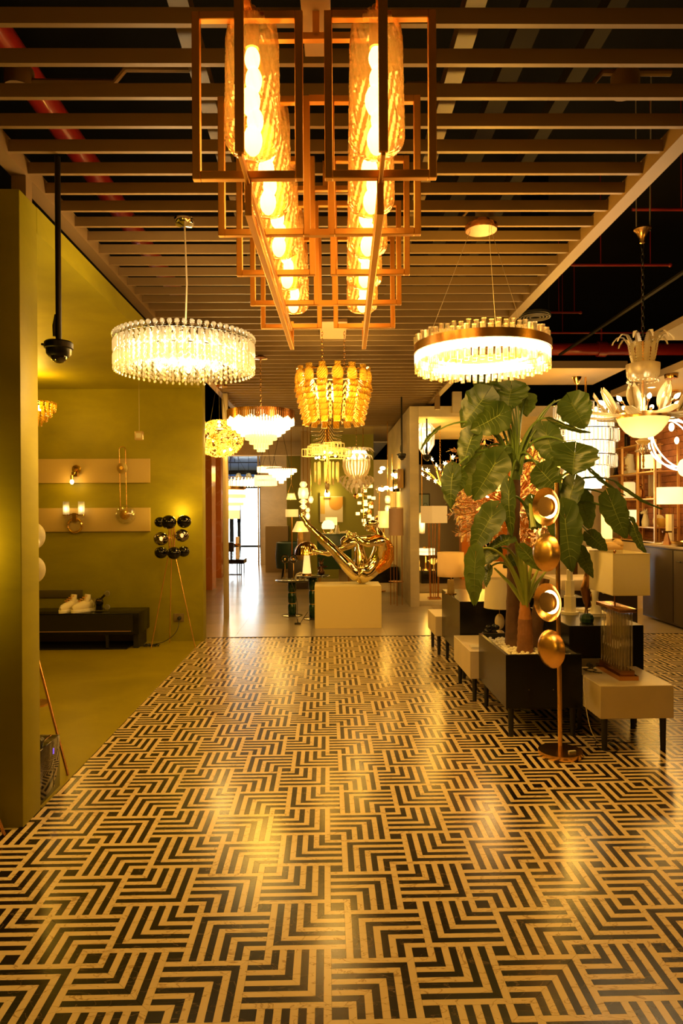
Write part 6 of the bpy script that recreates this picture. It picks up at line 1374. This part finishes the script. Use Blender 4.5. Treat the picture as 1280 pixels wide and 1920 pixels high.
# canopies and spots on the soffit
for px, py, s in ((1258, 703, 'gold ceiling canopy with a bead chain under the beige soffit'), (1268, 745, 'gold ceiling canopy nearest the brick wall')):
    Y = 1.55 * 1285 / (957 - py); c = at(px, py, Y); t = thing('ceiling_canopy', s, 'canopy', (c.x, Y, 3.0)); MB().lathe([(0, 0), (.07, 0), (.075, .03), (.075, .05), (0, .05)], n=20).build('canopy', gold, t)
    b = MB()
    for k in range(10): b.sph((0, 0, -.03 - .045 * k), .009, 6, 4)
    b.tube([(0, 0, 0), (0, 0, -.5)], .002, 4).build('bead_chain', gold, t); MB().sph((0, 0, -.56), (.03, .03, .05), 10, 8).build('bulb', bulb_m, t)
for px, py, s in ((1196, 740, 'round recessed ceiling spot glowing in the soffit, the farther one'), (1221, 727, 'round recessed ceiling spot glowing in the soffit, the nearer one')):
    Y = 1.55 * 1285 / (957 - py); c = at(px, py, Y); t = thing('ceiling_spot', s, 'ceiling spotlight', (c.x, Y, 3.05)); MB().torus((0, 0, -.004), .05, .006, 24).build('trim', white_paint, t); MB().lathe([(0, -.004), (.045, -.004), (.045, 0), (0, 0)], n=20).build('lens', bulb_m, t); lamp((0, 0, -.05), 14, SOFT, .04, t, spot=1.6)
t = thing('cup_canopy', 'flared gold canopy cup hanging before the floating soffit panel', 'canopy', (at(1081, 703, 8.0).x, 8.0, 3.05 - .09)); MB().shell([(.012, 0), (.03, .02), (.055, .085)], n=20, t=.003).build('cup', gold, t); MB().tube([(0, 0, 0), (0, 0, -.14)], .006).build('rod', gold, t)
# lit pillar lamps and items behind the leaves
t = thing('pillar_lamp', 'tall square glowing pillar lamp behind the dark leaves', 'floor lamp', (at(1137, 990, 10.2).x, 10.2, .0035)); MB().box((0, 0, Zf(990, 10.2)), (.12, .12, .38)).build('glow_box', mat('pillar_glow', (1, .8, .5), .5, em=(1, .60, .18), es=1.6), t, smooth=False); MB().box((0, 0, .52), (.11, .11, 1.04)).build('post', cream_board, t, smooth=False)
MB().lathe([(.0, 0), (.05, .04), (.06, .12), (.03, .2), (0, .22)], (0, 0, Zf(972, 10.2)), 16).build('glass_top', crystal, t); MB().sph((0, 0, Zf(962, 10.2)), .03, 8, 6).build('bulb', bulb_m, t); lamp((-.1, -.2, 1.4), 6, SOFT, .05, t)
for px, py0, py1, wpx, Y, s, e_ in ((1108, 1030, 1060, 26, 8.8, 'small cream glowing block lamp behind the large rectangular shade', .6), (1075, 965, 1000, 20, 9.5, 'narrow glowing block lamp seen through the leaf stalks', 1.0)):
    t = thing('block_lamp', s, 'table lamp', (at(px, py1, Y).x, Y, .0035)); zb, zt = Zf(py1, Y), Zf(py0, Y); MB().box((0, 0, (zb + zt) / 2), (wpx * Y / 1285, .15, zt - zb)).build('shade', mat('lamp_linen_%d' % int(e_ * 10), (.85, .7, .42), .8, em=(1, .58, .16), es=e_), t, smooth=False); MB().box((0, 0, zb / 2), (.08, .08, zb)).build('post', gold, t, smooth=False)
t = thing('low_shelf_console', 'low pale display console behind the stepped column sculpture', 'console', (2.95, 7.6, 0)); MB().bx(-.45, .45, -.3, .3, .62, .74).build('top', cream_board, t, smooth=False, bevel=.01); MB().bx(-.4, .4, -.25, .25, 0, .62).build('body', mat('dark_taupe_lacquer'), t, smooth=False)
t = thing('folded_gold_cloth', 'golden crumpled cloth ornament behind the rectangular lampshade', 'ornament', (at(1170, 1030, 9.0).x, 9.4, .0035)); MB().bx(-.2, .2, -.15, .15, 0, .90).build('stand', cream_board, t, smooth=False); MB().sph((0, 0, .96), (.16, .10, .08), 12, 8).sph((.08, 0, 1.0), (.08, .08, .08), 10, 6).build('cloth', mat('gold_cloth', (.7, .42, .12), .5, bump=1, bscale=14), t)
import OpenImageIO as oiio,sys
im=oiio.ImageBuf('/workdir/render_main.png'); s=im.spec().width/1280
for n,x,y,r in (('pedestal',650,1140,8),('olive back',200,1050,8),('olive side',57,1200,3),('olive front',20,600,6),('floor light mid',560,1560,60),('floor front',640,1850,60),('creamtable front',1200,1330,6),('rect shade',1190,1085,6),('slat first',200,38,3),('stone floor',480,1130,8),('stone floor r',740,1170,5),('alc floor',200,1300,8),('portal col',776,1000,2),('ceiling alc',150,600,8)):
    roi=oiio.ROI(int((x-r)*s),int((x+r)*s)+1,int((y-r)*s),int((y+r)*s)+1,0,1,0,3)
    st=oiio.ImageBufAlgo.computePixelStats(im,roi=roi); print(n,[round(v*255) for v in st.avg[:3]])
